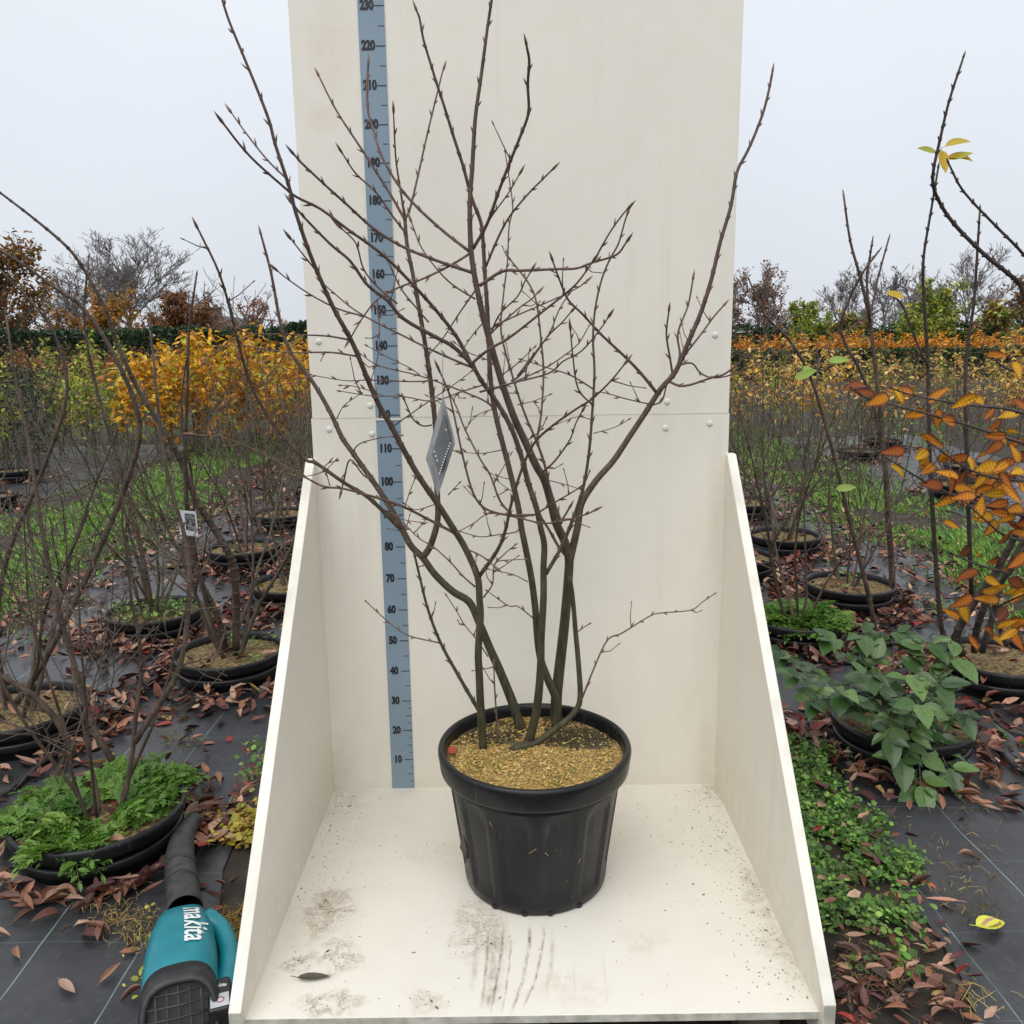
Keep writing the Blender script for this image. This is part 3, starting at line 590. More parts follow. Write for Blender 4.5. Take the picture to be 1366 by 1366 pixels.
for x, y in ((578.5, 601), (580.5, 607), (582.5, 613), (594, 572)): b.add([lp(x, y, -.012), lp(x+1.5, y, -.012), lp(x+1.5, y+2.6, -.012), lp(x, y+2.6, -.012)], [(3, 2, 1, 0)], smooth=False)
tag(b.build('label_lettering', M_WHITE, lab), kind='stuff')
b = MB(); b.tube([lp(591, 529), lp(590.5, 510), lp(590.5, 490), lp(591, 468)], [.0008]*4, 5); b.build('label_string', M_LABEL, lab)

# ------------------------------------------------------------------ plants and litter: shared builders
def leaf_geo(L=1., W=.5, fold=.12, curl=.15, n=6, corr=0., tip=1.0, serr=0.):
    "leaf along +x, face up; returns verts, faces, edge factor per vert"
    vs, ef = [], []
    for i in range(n+1):
        t = i/n; wd = W*.5*(math.sin(math.pi*min(1, t**.85))**.8 if 0 < t < 1 else .02)*(1-.25*tip*t)
        z = curl*L*(t*t-.3*t); cz = corr*L*(1 if i % 2 else -1)
        for j, s in enumerate((-1, -.5, 0, .5, 1)):
            sw = 1+(serr*(1 if i % 2 else -1) if abs(s) == 1 else 0)
            vs.append((t*L, s*wd*L*sw, z+abs(s)*wd*L*fold*2+(cz*abs(s) if s else 0))); ef.append(max(abs(s), abs(2*t-1)**3))
    fs = [(i*5+j, (i+1)*5+j, (i+1)*5+j+1, i*5+j+1) for i in range(n) for j in range(4)]
    return vs, fs, ef
def leaf_lite(L, W, fold, curl):
    "six-vertex leaf for litter"
    return [(0, 0, 0), (.3*L, -.48*W*L, fold*L), (.3*L, .48*W*L, fold*L), (.45*L, 0, 0), (.72*L, -.34*W*L, fold*L*.8+curl*L*.5), (.72*L, .34*W*L, fold*L*.8+curl*L*.5), (L, 0, curl*L)], \
           [(0, 1, 3), (0, 3, 2), (1, 4, 3), (3, 5, 2), (3, 4, 6), (3, 6, 5)]
def frame(d, up=(0, 0, 1), roll=0.):
    d = Vector(d).normalized(); u = Vector(up); s = u.cross(d)
    if s.length < 1e-4: s = Vector((1, 0, 0)).cross(d)
    s.normalize(); n = d.cross(s)
    if roll: q = Matrix.Rotation(roll, 3, d); s = q@s; n = q@n
    return Matrix((d, s, n)).transposed()
def put(mb, geo, p, M3, sc, c, jit=0):
    vs = [M3@(Vector(v)*sc)+Vector(p) for v in geo[0]]; mb.add(vs, geo[1], c)
def V3(p): return Vector((float(p[0]), float(p[1]), float(p[2])))

def grow_stem(mb, rg, p, d, L, r, lev, maxlev, nodes=None, up=.12, kids=(5, 8), seg=7, wob=.10, k=4, ratio=(.28, .6), rmin=.0012, angle=(.55, 1.05)):
    pts = [np.array(p, float)]; d = np.array(d, float); d /= np.linalg.norm(d); rad = [r]; q = r*(.30 if lev < maxlev else .5); ds = [d]
    for i in range(seg):
        d = d+np.array([rg.gauss(0, wob), rg.gauss(0, wob), rg.gauss(0, wob*.6)+up*.5]); d /= np.linalg.norm(d)
        pts.append(pts[-1]+d*L/seg); rad.append(max(rmin, r+(q-r)*(i+1)/seg)); ds.append(d)
    mb.tube(pts, rad, k if lev else k+2, cap=False)
    if nodes is not None and lev >= 1:
        for i in range(1, len(pts)): nodes.append((pts[i], ds[i], lev))
    if lev < maxlev:
        for c in range(rg.randint(*kids)):
            t = rg.uniform(.25 if lev == 0 else .15, .97); i = min(seg-1, int(t*seg)); f = t*seg-i; b0 = pts[i]+(pts[i+1]-pts[i])*f
            ax = np.array([rg.gauss(0, 1), rg.gauss(0, 1), rg.gauss(0, 1)]); ax -= ds[i]*(ax@ds[i]); ax /= np.linalg.norm(ax)+1e-9
            an = rg.uniform(*angle); nd = ds[i]*math.cos(an)+ax*math.sin(an)
            grow_stem(mb, rg, b0, nd, L*rg.uniform(*ratio)*(1.15-.45*t), max(rmin, rad[i]*.55), lev+1, maxlev, nodes, up, kids if lev == 0 else ((2, 4) if lev == 1 else (0, 2)), max(3, seg-2), wob, k, ratio, rmin, angle)
    elif lev >= 1 and rg.random() < .5:
        spindle(mb, pts[-1], ds[-1], .02, .0028, k=4)
    return pts

M_BG1 = mat('grey_brown_bark', (.040, .027, .019), (.115, .079, .056), .65, 30, .3, stretch=(1, 1, .3))
M_BG2 = mat('mossy_bark', (.055, .050, .030), (.12, .105, .07), .7, 25, .3, stretch=(1, 1, .3))
def shrub_variant(seed, nst, H, spread, r0, maxlev=2, kids=(4, 7), rmin=.0016):
    rg = random.Random(seed); meshes = []
    for i in range(nst):
        a = 6.283*(i+rg.random()*.7)/nst; mb = MB(); tilt = rg.uniform(.35, 1)*spread
        p = (math.cos(a)*rg.uniform(.02, .07), math.sin(a)*rg.uniform(.02, .07), -.02)
        grow_stem(mb, rg, p, (math.cos(a)*tilt, math.sin(a)*tilt, 1), H*rg.uniform(.7, 1.05), r0*rg.uniform(.65, 1.1), 0, maxlev, None, .07, kids, 9, .085, 4, (.30, .62), rmin, (.5, 1.15))
        meshes.append(mb.mesh('stem', M_BG1 if rg.random() < .6 else M_BG2))
    return meshes
VAR = [shrub_variant(11+i, nst, H, spd, r0) for i, (nst, H, spd, r0) in enumerate([(6, 1.5, .60, .012), (6, 1.55, .55, .011), (5, 1.45, .75, .012), (6, 1.4, .50, .010), (5, 1.35, .65, .010)])]
def place_shrub(meshes, loc, rz, sc, label, group=None, cat='shrub', name='bare_shrub'):
    t = thing(name, label, cat, loc, group, rz, sc)
    for me in meshes: link('stem', me, t)
    return t
# sunken pots
pb_ = MB(); pb_.lathe([(.205, -.06), (.216, .040), (.2300, .042), (.2345, .050), (.2365, .066), (.2330, .072), (.226, .073)], 44); POT_OUT = pb_.mesh('outer_pot_rim', M_POT)
pb_ = MB(); pb_.lathe([(.219, .06), (.229, .090), (.2420, .093), (.2455, .099), (.2495, .122), (.2490, .131), (.2445, .136), (.238, .136), (.233, .131), (.229, .11), (.226, .08)], 44); POT_IN = pb_.mesh('pot_rim', M_POT2)
M_TOP = mat('pot_topdressing', (.05, .036, .018), (.27, .19, .075), .95, 60, .8, bdist=.012)
POT_SOIL = disc(.229, .104, 14, 36, .010, 5).mesh('soil', M_TOP)
POTS = []
def sunk_pot(x, y, label, group=None, sc=1., tilt=(0, 0)):
    t = thing('plant_pot', label, 'plant pot', (x, y, gz(x, y)), group, rnd.uniform(0, 6), sc); t.rotation_euler = (tilt[0], tilt[1], rnd.uniform(0, 6))
    for n_, me in (('outer_pot_rim', POT_OUT), ('pot_rim', POT_IN), ('soil', POT_SOIL)): link(n_, me, t)
    POTS.append((x, y)); return t
GPL, GPR = 'pots sunk in the far part of the left bed', 'pots sunk in the far part of the right bed'
GSL, GSR = 'bare shrubs in the far part of the left bed', 'bare shrubs in the far part of the right bed'
NEAR = [  # x, y, pot label, shrub label, variant, rot, scale
 (-1.29, -.16, 'black pot overflowing with ferny green weeds in front on the left', 'bare shrub rising from the ferny weeds in the nearest left pot', 3, .6, .80),
 (-1.34, 1.22, 'black double-rimmed pot with ochre soil close beside the left side board', 'thick-based bare shrub in the pot close beside the left side board', 0, 2.1, .92),
 (-1.96, .60, 'black pot cut by the left picture edge, just behind the ferny pot', 'spreading bare shrub at the left picture edge behind the ferny pot', 2, 4.0, .95),
 (-1.93, 1.83, 'black pot with green weeds on its soil, second row left', 'open bare shrub in the pot with low green weeds, second row left', 1, 1.0, .92),
 (-1.33, 2.38, 'black pot half hidden behind the left side board', 'bare shrub partly hidden behind the left side board', 3, 3.0, .95),
 (-1.89, 3.25, 'black pot with pale leaves on its soil, left bed beyond the weedy one', 'bare shrub in the left bed beyond the weedy pot', 4, 5.0, 1.0),
 (1.43, 1.64, 'black pot filled with feathery green weeds right of the stand', 'bare shrub rising from feathery green weeds right of the stand', 4, .3, .95),
 (1.91, 2.20, 'black pot with leaf-strewn soil in the middle of the right bed', 'slender upright bare shrub in the middle of the right bed', 3, 2.6, .85),
 (1.92, 3.42, 'black pot with ochre soil in the right bed behind the leaf-strewn one', 'bare shrub in the right bed behind the leaf-strewn pot', 0, 4.4, .95),
 (1.42, 2.85, 'black pot cut off by the right side board', 'bare shrub half hidden by the right side board', 1, 1.9, .85),
]
SH = []
for x, y, pl_, sl2, v, rz, sc in NEAR:
    sunk_pot(x, y, pl_); SH.append(place_shrub(VAR[v], (x, y, gz(x, y)+.10), rz, sc, sl2))
for (x, y) in [(-1.95, 4.5), (-1.36, 3.6), (-1.9, 5.7), (-1.35, 4.9), (-5.1, 3.2), (-5.7, 4.4), (-5.0, 5.5), (-5.7, 7.2)]:
    sunk_pot(x, y, 'black sunken pot in the far part of the left bed', GPL); v = rnd.randrange(5)
    place_shrub(VAR[v], (x, y, gz(x, y)+.10), rnd.uniform(0, 6), rnd.uniform(.85, 1.05), 'leafless twiggy shrub in the far part of the left bed', GSL)
for (x, y) in [(1.95, 4.6), (1.45, 4.1), (1.95, 5.8), (1.45, 5.3), (4.1, 3.0), (4.8, 4.2), (4.15, 5.4), (4.9, 6.6), (4.2, 7.8), (5.0, 9.0), (5.0, 2.6)]:
    sunk_pot(x, y, 'black sunken pot in the far part of the right bed', GPR); v = rnd.randrange(5)
    place_shrub(VAR[v], (x, y, gz(x, y)+.10), rnd.uniform(0, 6), rnd.uniform(.75, .95), 'leafless twiggy shrub in the far part of the right bed', GSR)
def traced_stem(t, pts, w0, w1, Y0, Y1, m=None, bud=True, name='stem'):
    "one more stem of a potted shrub, its own depth all along"
    P = dens(pts, 3); n = len(P); iv = np.array(t.location); mb = MB(); q3 = []; rad = []; sc = t.scale[0]
    rot = Matrix.Rotation(-t.rotation_euler[2], 3, 'Z')
    for i, p in enumerate(P):
        f = i/(n-1); Y = Y0+(Y1-Y0)*f; g = uY(p[0], p[1], Y); k = (g-CAM)@FW
        q = rot@Vector(g-iv); q3.append(np.array(q)/sc); rad.append(max(.0013, .5*(w0+(w1-w0)*f)*k/F)/sc)
    mb.tube(q3, rad, 7)
    if bud:
        s_ = 1
        for i in range(2, n-1, 1):
            d = q3[i]-q3[i-1]; d /= np.linalg.norm(d); lat = np.cross(d, [0, 1, 0])*s_; s_ = -s_
            spindle(mb, q3[i]+lat*rad[i]*.6, d*.8+lat*.6, .014, rad[i]*.55+.001); mb.tube([q3[i]-d*.008, q3[i], q3[i]+d*.008], [rad[i]*.95, rad[i]*1.35, rad[i]*.95], 6, cap=False)
        spindle(mb, q3[-1], q3[-1]-q3[-2], .028, .0042)
    return mb.build(name, m or M_BG1, t)
traced_stem(SH[1], [(315, 872), (315, 809), (312, 758), (302, 733), (277, 692), (261, 665), (239, 611), (217, 570), (186, 523), (157, 460), (142, 416), (116, 366), (91, 331), (47, 293), (0, 257), (-30, 235)], 11, 2.4, 1.22, .75)
traced_stem(SH[1], [(300, 868), (296, 840), (280, 800), (262, 760), (250, 690), (247, 600), (250, 520), (252, 440), (262, 368)], 9, 2.6, 1.22, .9)
traced_stem(SH[0], [(180, 990), (205, 950), (240, 890), (252, 800), (250, 730), (225, 640), (212, 560), (205, 480), (200, 440)], 9, 2.4, -.16, -.05)
traced_stem(SH[0], [(100, 1010), (75, 960), (40, 925), (0, 900), (-20, 880)], 10, 5, -.16, -.2, bud=False)
traced_stem(SH[0], [(150, 1015), (120, 960), (100, 890), (75, 800), (55, 700), (40, 600), (20, 500), (8, 420)], 9, 2.4, -.16, -.1)
traced_stem(SH[2], [(20, 940), (60, 880), (120, 760), (170, 640), (186, 560), (150, 470), (110, 410), (79, 388), (31, 353), (0, 334), (-30, 318)], 9, 2.4, .6, .3)
traced_stem(SH[2], [(10, 940), (-5, 850), (10, 740), (60, 620), (90, 520), (70, 440), (30, 390), (0, 360)], 8, 2.2, .6, .45)
traced_stem(SH[3], [(205, 830), (190, 740), (165, 640), (140, 560), (120, 480), (112, 420), (118, 345)], 7, 2.2, 1.83, 1.6)
traced_stem(SH[7], [(1190, 835), (1190, 760), (1185, 700), (1182, 640), (1175, 560), (1167, 485), (1159, 422), (1147, 368), (1134, 321), (1125, 258)], 9, 2.6, 2.2, 2.0)
traced_stem(SH[7], [(1182, 640), (1170, 560), (1150, 500), (1122, 444), (1131, 403), (1150, 365), (1173, 334)], 5, 2.6, 2.15, 1.9)
traced_stem(SH[7], [(1161, 430), (1156, 375), (1160, 345), (1164, 320)], 3.4, 2.4, 2.03, 1.95)
traced_stem(SH[7], [(1160, 425), (1163, 412), (1172, 368), (1186, 317)], 3.4, 2.4, 2.03, 2.1)
traced_stem(SH[6], [(1170, 860), (1160, 800), (1130, 680), (1105, 580), (1080, 500), (1050, 450), (1020, 420), (1000, 375)], 7, 2.2, 1.6, 1.3)

# ------------------------------------------------------------------ orange-leaved shrub at the right
def orange_leaf_mat():
    m = bpy.data.materials.new('autumn_leaf'); m.use_nodes = True; t, b = nodes_of(m)
    at = t.nodes.new('ShaderNodeVertexColor'); at.layer_name = 'Col'; s = t.nodes.new('ShaderNodeSeparateColor'); t.links.new(at.outputs[0], s.inputs[0])
    oi = t.nodes.new('ShaderNodeObjectInfo'); vec = t.nodes.new('ShaderNodeTexCoord').outputs['Object']
    mid = ramp(t, oi.outputs['Random'], [(0., (.85, .50, .02)), (.35, (.84, .36, .02)), (.65, (.72, .23, .025)), (.86, (.44, .12, .025)), (1., (.22, .06, .022))])
    rim = ramp(t, oi.outputs['Random'], [(0., (.40, .16, .02)), (.3, (.10, .035, .025)), (1., (.035, .018, .018))])
    k = math_(t, 'ADD', s.outputs[0], math_(t, 'MULTIPLY', math_(t, 'SUBTRACT', noise(t, vec, 40, 4), .5), 1.1))
    c = mixc(t, ramp(t, k, [(.40, 0.), (.95, 1.)]), mid, rim)
    c = mixc(t, math_(t, 'MULTIPLY', s.outputs[1], .4), c, (.09, .03, .02))
    t.links.new(c, b.inputs['Base Color']); b.inputs['Roughness'].default_value = .62; b.inputs['Specular IOR Level'].default_value = .25
    tr = t.nodes.new('ShaderNodeBsdfTranslucent'); t.links.new(c, tr.inputs[0]); ms = t.nodes.new('ShaderNodeMixShader'); ms.inputs[0].default_value = .35
    t.links.new(b.outputs[0], ms.inputs[1]); t.links.new(tr.outputs[0], ms.inputs[2]); t.links.new(ms.outputs[0], t.nodes['Material Output'].inputs[0])
    return m
M_ORANGE = orange_leaf_mat()
M_YELLOWLEAF = mat('yellow_leaf', [(.70, .42, .03), (.62, .50, .05), (.40, .42, .06)], None, .5, 40, mode='random', trans=.35)
M_LIME = mat('pale_green_leaf', (.22, .36, .05), (.34, .46, .09), .5, 30, trans=.3)
def veined(L, W, fold, curl, seed):
    g = leaf_geo(L, W, fold, curl, 16, .010, 2.2, .13); mb = MB(); mb.add(g[0], g[1])
    mb.c = [(e, 1. if (i//5) % 2 else 0., 0) for i, e in enumerate(g[2])]
    mb.tube([(-.22*L, 0, -.02*L), (0, 0, 0), (.5*L, 0, curl*L*.1)], [.012*L, .011*L, .006*L], 4, (1, 1, 0))
    return mb
OL = [veined(1, W, f, c, 0).mesh('leaf', M_ORANGE, True) for W, f, c in ((.66, .15, -.4), (.60, .35, .4), (.70, .10, -.2), (.5, .7, .55))]
sunk_pot(2.09, 1.0, 'black double-rimmed pot below the orange leaves at the right edge')
osh = thing('autumn_shrub', 'shrub with orange and brown ribbed leaves at the right edge of the picture', 'shrub', (2.09, 1.0, gz(2.09, 1)+.10))
M_DARKBARK = mat('dark_bark', (.035, .027, .024), (.08, .06, .05), .65, 30, .3)
for pts, w0, w1, Y0, Y1 in [
    ([(1283, 872), (1275, 850), (1295, 810), (1330, 760), (1366, 690), (1400, 600)], 12, 7, 1.0, .8), ([(1300, 868), (1303, 840), (1318, 800), (1345, 765), (1380, 720)], 10, 6, 1.0, .7),
    ([(1310, 870), (1325, 820), (1335, 780), (1366, 720), (1420, 640)], 9, 6, 1.02, .9), ([(1278, 870), (1258, 845), (1252, 800), (1245, 700), (1240, 600), (1238, 490), (1235, 438), (1232, 390), (1232, 343), (1241, 287), (1251, 227)], 7, 2.6, 1.0, .6),
    ([(1400, 600), (1390, 480), (1366, 390), (1345, 365), (1314, 340), (1273, 299), (1251, 265), (1244, 236), (1254, 186), (1266, 135), (1284, 80)], 7, 3, .8, .45),
    ([(1390, 480), (1380, 370), (1366, 340), (1329, 302), (1285, 255), (1266, 219)], 5, 2.6, .7, .5), ([(1296, 800), (1290, 620), (1288, 490), (1299, 406), (1304, 331), (1307, 282)], 6, 2.6, .95, .8),
    ([(1400, 600), (1366, 592), (1300, 570), (1230, 550), (1160, 532), (1137, 518)], 5, 2.2, .8, .3), ([(1395, 560), (1340, 545), (1290, 540), (1220, 528), (1190, 518)], 4.5, 2.2, .8, .4),
    ([(1380, 690), (1330, 680), (1270, 660), (1230, 640), (1185, 612)], 5, 2.2, .85, .4), ([(1400, 640), (1340, 640), (1290, 625), (1240, 590)], 4.5, 2.2, .8, .5),
    ([(1345, 765), (1320, 758), (1295, 750), (1270, 738)], 3.5, 2, .75, .6), ([(1366, 720), (1340, 715), (1310, 690), (1290, 672)], 3.5, 2, .8, .5), ([(1366, 500), (1340, 490), (1325, 478)], 3.5, 2, .7, .5),
    ([(1318, 800), (1322, 815), (1330, 835), (1345, 860)], 3, 2, .9, .8), ([(1238, 490), (1220, 450), (1205, 410), (1196, 398)], 3, 2, .7, .6), ([(1330, 810), (1350, 800), (1375, 790)], 3, 2, .9, .7)]:
    traced_stem(osh, pts, w0, w1, Y0, Y1, M_DARKBARK, name='stem' if w0 > 5 else 'twig')
def leaf_obj(par, me, p, d, up, sc, roll, mname='leaf'):
    o = bpy.data.objects.new(mname, me); col.objects.link(o); o.parent = par
    M3 = frame(d, up, roll); base = Vector(par.location); q = V3(p)-base
    if par.rotation_euler[2] or par.scale[0] != 1:
        rt = Matrix.Rotation(-par.rotation_euler[2], 3, 'Z'); q = rt@q/par.scale[0]; M3 = rt@M3; sc = sc/par.scale[0]
    o.matrix_local = Matrix.Translation(q)@M3.to_4x4()@Matrix.Diagonal((sc, sc, sc, 1)); return o
OLP = [(650, 235), (680, 275), (745, 300), (815, 290), (845, 260), (900, 355), (1000, 275), (1110, 310), (1165, 295), (1205, 355), (1300, 360), (1225, 405), (1330, 430), (1250, 110), (1340, 170), (970, 470), (815, 515), (920, 535), (835, 595), (1035, 525), (1080, 545), (950, 600), (975, 655), (1090, 650), (1140, 560), (1195, 540), (1220, 640), (1040, 740), (1145, 690), (1250, 745), (1190, 795), (1310, 620), (1290, 560), (1350, 680), (1270, 680), (1310, 840), (1230, 840), (1100, 940), (1170, 945), (1240, 990), (1120, 1040), (1235, 1070), (1340, 1075), (1275, 1025), (1210, 1140), (1260, 1210), (1220, 1275), (1290, 1255), (1340, 1320), (1300, 1300), (1340, 1240), (960, 570), (1000, 380), (1030, 390), (1130, 700), (1200, 580), (1330, 520), (1180, 760), (1290, 800), (1250, 600), (1180, 640), (1300, 700), (1340, 600), (1230, 700), (1330, 760), (1280, 640), (1150, 620), (1310, 480), (1240, 500), (1350, 330), (1270, 450), (1190, 690), (1345, 860), (1280, 870), (1340, 980), (1320, 1130)]
ro = random.Random(5)
for q_ in range(22): OLP.append((ro.uniform(1040, 1400), ro.choice((ro.gauss(620, 90), ro.gauss(700, 110), ro.gauss(1150, 110)))))
for i, (cx, cy) in enumerate(OLP):
    px, py = 936+cx*.3148, 440+cy*.3148; Y = .45+.35*max(0, (px-1130)/236)+ro.uniform(-.18, .18)
    p = uY(px, py, Y); L = ro.uniform(.075, .108)
    d = Vector((ro.uniform(-1.2, .5), ro.uniform(-.5, .3), ro.uniform(-.55, .35))).normalized(); nrm = Vector((ro.uniform(-.5, .5), -1, ro.uniform(.1, 1.1)))
    leaf_obj(osh, OL[i % 4], V3(p)-d*L*.5, d, nrm, L, ro.uniform(-.4, .4))
YL = [MB() for _ in range(2)]
for q, (W, f, c) in zip(YL, ((.5, .15, .1), (.46, .3, -.2))): g = leaf_geo(1, W, f, c, 8, .004); q.add(g[0], g[1]); q.tube([(-.15, 0, 0), (0, 0, 0), (.5, 0, 0)], [.012, .01, .005], 4)
YLM = [q.mesh('leaf', M_YELLOWLEAF) for q in YL]; LIME = [q.mesh('leaf', M_LIME) for q in YL]
for px, py, dx, dz, k in [(1250, 203, -1, .05, 0), (1260, 196, 1, .25, 1), (1256, 200, .1, -1, 0), (1262, 212, .9, .1, 0), (1264, 210, .8, -.1, 1), (1206, 396, -.9, .1, 0)]:
    leaf_obj(osh, YLM[k], uY(px, py, .6), (dx, -.25, dz), (0, -.75, .7), .085, 0)
for px, py, Y, dx, dz, s in [(1060, 505, 1.35, .9, .35, .10), (1105, 481, 1.35, 1, 0, .09), (1115, 652, 1.4, 1, .1, .09), (1068, 490, 1.4, .8, -.3, .07)]:
    leaf_obj(SH[6], LIME[0], uY(px, py, Y), (dx, -.3, dz), (0, -.8, .6), s, 0)

# ------------------------------------------------------------------ green broad-leaved shrub right of the stand
M_GREEN = mat('broad_green_leaf', [(.018, .050, .012), (.034, .085, .018), (.070, .145, .032), (.125, .22, .055), (.024, .062, .015), (.05, .11, .026)], None, .32, 30, mode='random', trans=.15)
GL = []
for W, f, c in ((.62, .14, -.25), (.58, .25, -.45), (.66, .10, .12)):
    q = MB(); g = leaf_geo(1, W, f, c, 12, .012, .6, .04); q.add(g[0], g[1]); q.tube([(-.14, 0, 0), (0, 0, .004), (.55, 0, .004)], [.014, .013, .006], 4); GL.append(q.mesh('leaf', M_GREEN))
sunk_pot(1.40, .40, 'black pot under the broad green leaves right of the stand')
gsh = thing('green_shrub', 'low shrub with broad dark green leaves right of the stand', 'shrub', (1.40, .40, gz(1.4, .4)+.10))
rg_ = random.Random(12)
for px, py, dY in [(1058, 900, -.25), (1045, 875, -.1), (1105, 852, .05), (1150, 848, .15), (1192, 843, .2), (1240, 858, .1), (1272, 880, .0), (1280, 955, -.15), (1265, 1025, -.28), (1228, 1048, -.34), (1120, 925, -.25), (1185, 985, -.3), (1250, 915, -.15), (1085, 935, -.22), (1160, 900, -.15), (1215, 900, -.1), (1200, 1010, -.32), (1145, 880, .1), (1225, 940, -.3)]:
    e = uY(px, py, .40+dY); s0 = np.array([1.40+rg_.uniform(-.05, .05), .40+rg_.uniform(-.05, .05), gz(1.4, .4)+.09]); mid_ = (s0+e)/2+np.array([0, 0, .07 if e[2] < .1 else .02])
    P = dens([s0, mid_, e], 6); b = MB(); b.tube([p-np.array(gsh.location) for p in P], [.0035*(1-.5*i/len(P)) for i in range(len(P))], 5); b.build('stem', M_BG1, gsh)
    for i in range(3, len(P), 1):
        if i % 3 == 0 and i < len(P)-3: continue
        d0 = Vector(P[i]-P[i-1]).normalized(); sd = d0.cross(Vector((0, 0, 1))).normalized()
        for s in (-1, 1):
            if rg_.random() < .12: continue
            L = rg_.uniform(.055, .095); d = (d0*rg_.uniform(.1, .8)+sd*s+Vector((0, -.2, rg_.uniform(-.35, .25)))).normalized()
            leaf_obj(gsh, GL[rg_.randrange(3)], V3(P[i])+d*.012, d, (rg_.uniform(-.3, .3), -.55+rg_.uniform(-.3, .3), 1), L, rg_.uniform(-.3, .3))
    d = Vector(P[-1]-P[-2]); leaf_obj(gsh, GL[0], V3(P[-1]), d+Vector((0, -.05, -.03)), (0, -.6, 1), rg_.uniform(.09, .13), 0)

# ------------------------------------------------------------------ leaf litter
M_LITTER = mat('fallen_leaf', None, None, .5, 50, mode='attr', spec=.4)
PAL = [((.05, .018, .015), 6), ((.09, .028, .022), 6), ((.15, .045, .03), 5), ((.20, .075, .045), 4), ((.38, .21, .135), 5), ((.43, .27, .185), 4), ((.29, .125, .07), 4), ((.05, .032, .024), 4), ((.30, .20, .07), 1), ((.28, .03, .02), 1)]
PALC = [c for c, n_ in PAL for _ in range(n_)]
LG = [leaf_lite(1, w_, f_, c_) for w_, f_, c_ in ((.42, .14, .10), (.36, .22, -.06), (.48, .08, .22), (.38, .16, .30), (.52, .05, .04))]
LGD = []
for W, f, c in ((.38, .45, .16), (.33, .8, -.16), (.42, .3, .34), (.30, 1.0, .25), (.44, .5, -.25), (.36, .2, .1)): g = leaf_geo(1, W, f, c, 8, 0); LGD.append(g)
rl = random.Random(3)
def inbox(x, y): return XL-.06 < x < XR+.06 and -1.0 < y < .06
def on_pot(x, y): return any((x-a)**2+(y-b_)**2 < .06 for a, b_ in POTS)
cand = []
def drop(x, y, L, lift=0):
    if inbox(x, y): return
    z = gz(x, y)+.012+lift
    for a, b_ in POTS:
        q = (x-a)**2+(y-b_)**2
        if q < .048: z = gz(a, b_)+.118; break
        if q < .070: return
    cand.append((x, y, z, L))
for (a, b_) in list(POTS):
    near = math.hypot(a, b_+2.5) < 7
    for i in range(520 if near else 150):
        th = rl.uniform(0, 6.283); rr = .26+abs(rl.gauss(0, .135)); 
        if a > 0 and b_ < .6 and math.sin(th) < -.2 and math.cos(th) < .3: rr = .26+abs(rl.gauss(0, .07))
        if a < 0 and b_ < 0 and math.sin(th) < 0: rr = .24+abs(rl.gauss(0, .05))
        if b_ < 1.3 and math.sin(th) < 0 and rl.random() < .35: continue
        drop(a+rr*math.cos(th), b_+rr*math.sin(th), rl.uniform(.05, .095), rl.uniform(0, .03)*(rr < .4))
    for i in range(16 if near else 6):
        th = rl.uniform(0, 6.283); rr = .2*math.sqrt(rl.random()); drop(a+rr*math.cos(th), b_+rr*math.sin(th), rl.uniform(.04, .075))
for i in range(3300):                                                   # along the bed edges
    sd = rl.choice((-1, 1)); x = (-2.75 if sd < 0 else 2.65)+rl.gauss(0, .22); drop(x, rl.uniform(.1, 9), rl.uniform(.045, .08), rl.uniform(0, .02))
for i in range(900):                                                    # strips of open soil beside the stand
    sd = rl.random() < .45; x = rl.uniform(-.86, -.63) if sd else rl.uniform(.64, 1.06); y = rl.uniform(-1.5, 4); drop(x, y, rl.uniform(.035, .065), rl.uniform(0, .015))
for i in range(1500):
    x = rl.uniform(-6.9, 6); y = rl.uniform(2.2, 11)
    if mnoise.noise(Vector((x*.9, y*.9, 3))) > .08: drop(x, y, rl.uniform(.05, .08), 0)
for i in range(60):                                                     # a few strays on the near fabric
    x = rl.uniform(-1.9, -.85); y = rl.uniform(-1.0, .6); drop(x, y, rl.uniform(.05, .08))
for i in range(130):
    p = uZ(rl.uniform(1110, 1290), rl.uniform(1225, 1390), GZ)
    if p[0] < 1.1: drop(p[0], p[1], rl.uniform(.028, .06), rl.uniform(0, .012))
for i in range(60): p = uZ(rl.uniform(1080, 1220), rl.uniform(1000, 1230), GZ); drop(p[0], p[1], rl.uniform(.035, .06), rl.uniform(.03, .055))
for i in range(26): drop(rl.uniform(1.0, 1.9), rl.uniform(-.9, .3), rl.uniform(.05, .08))
for px, py in [(162, 1190), (25, 1185), (148, 1305), (175, 1330), (130, 1250), (80, 1170), (180, 1160), (150, 1130), (60, 1150), (250, 1210), (0, 1255), (120, 1255), (1320, 1243), (1255, 1208), (1228, 1185), (1190, 1265), (1150, 1175), (1170, 1130), (1300, 1000)]:
    p = uZ(px, py, GZ); cand.append((p[0], p[1], gz(p[0], p[1])+.012, rl.uniform(.06, .085)))
vis = []
for c_ in cand:
    u, v, k = project(c_[:3])
    vis.append(((c_[3]/k) if (-20 < u < 1386 and 300 < v < 1390) else -1, c_))
vis.sort(key=lambda q: -q[0])
LEAFM = []
M_LEAFOBJ = mat('single_fallen_leaf', [(.05, .018, .015), (.12, .035, .024), (.38, .21, .135), (.06, .022, .018), (.19, .065, .04), (.44, .27, .18), (.09, .026, .02), (.30, .13, .065), (.05, .03, .022), (.40, .22, .13), (.14, .04, .028), (.34, .22, .15)], None, .5, 30, mode='random')
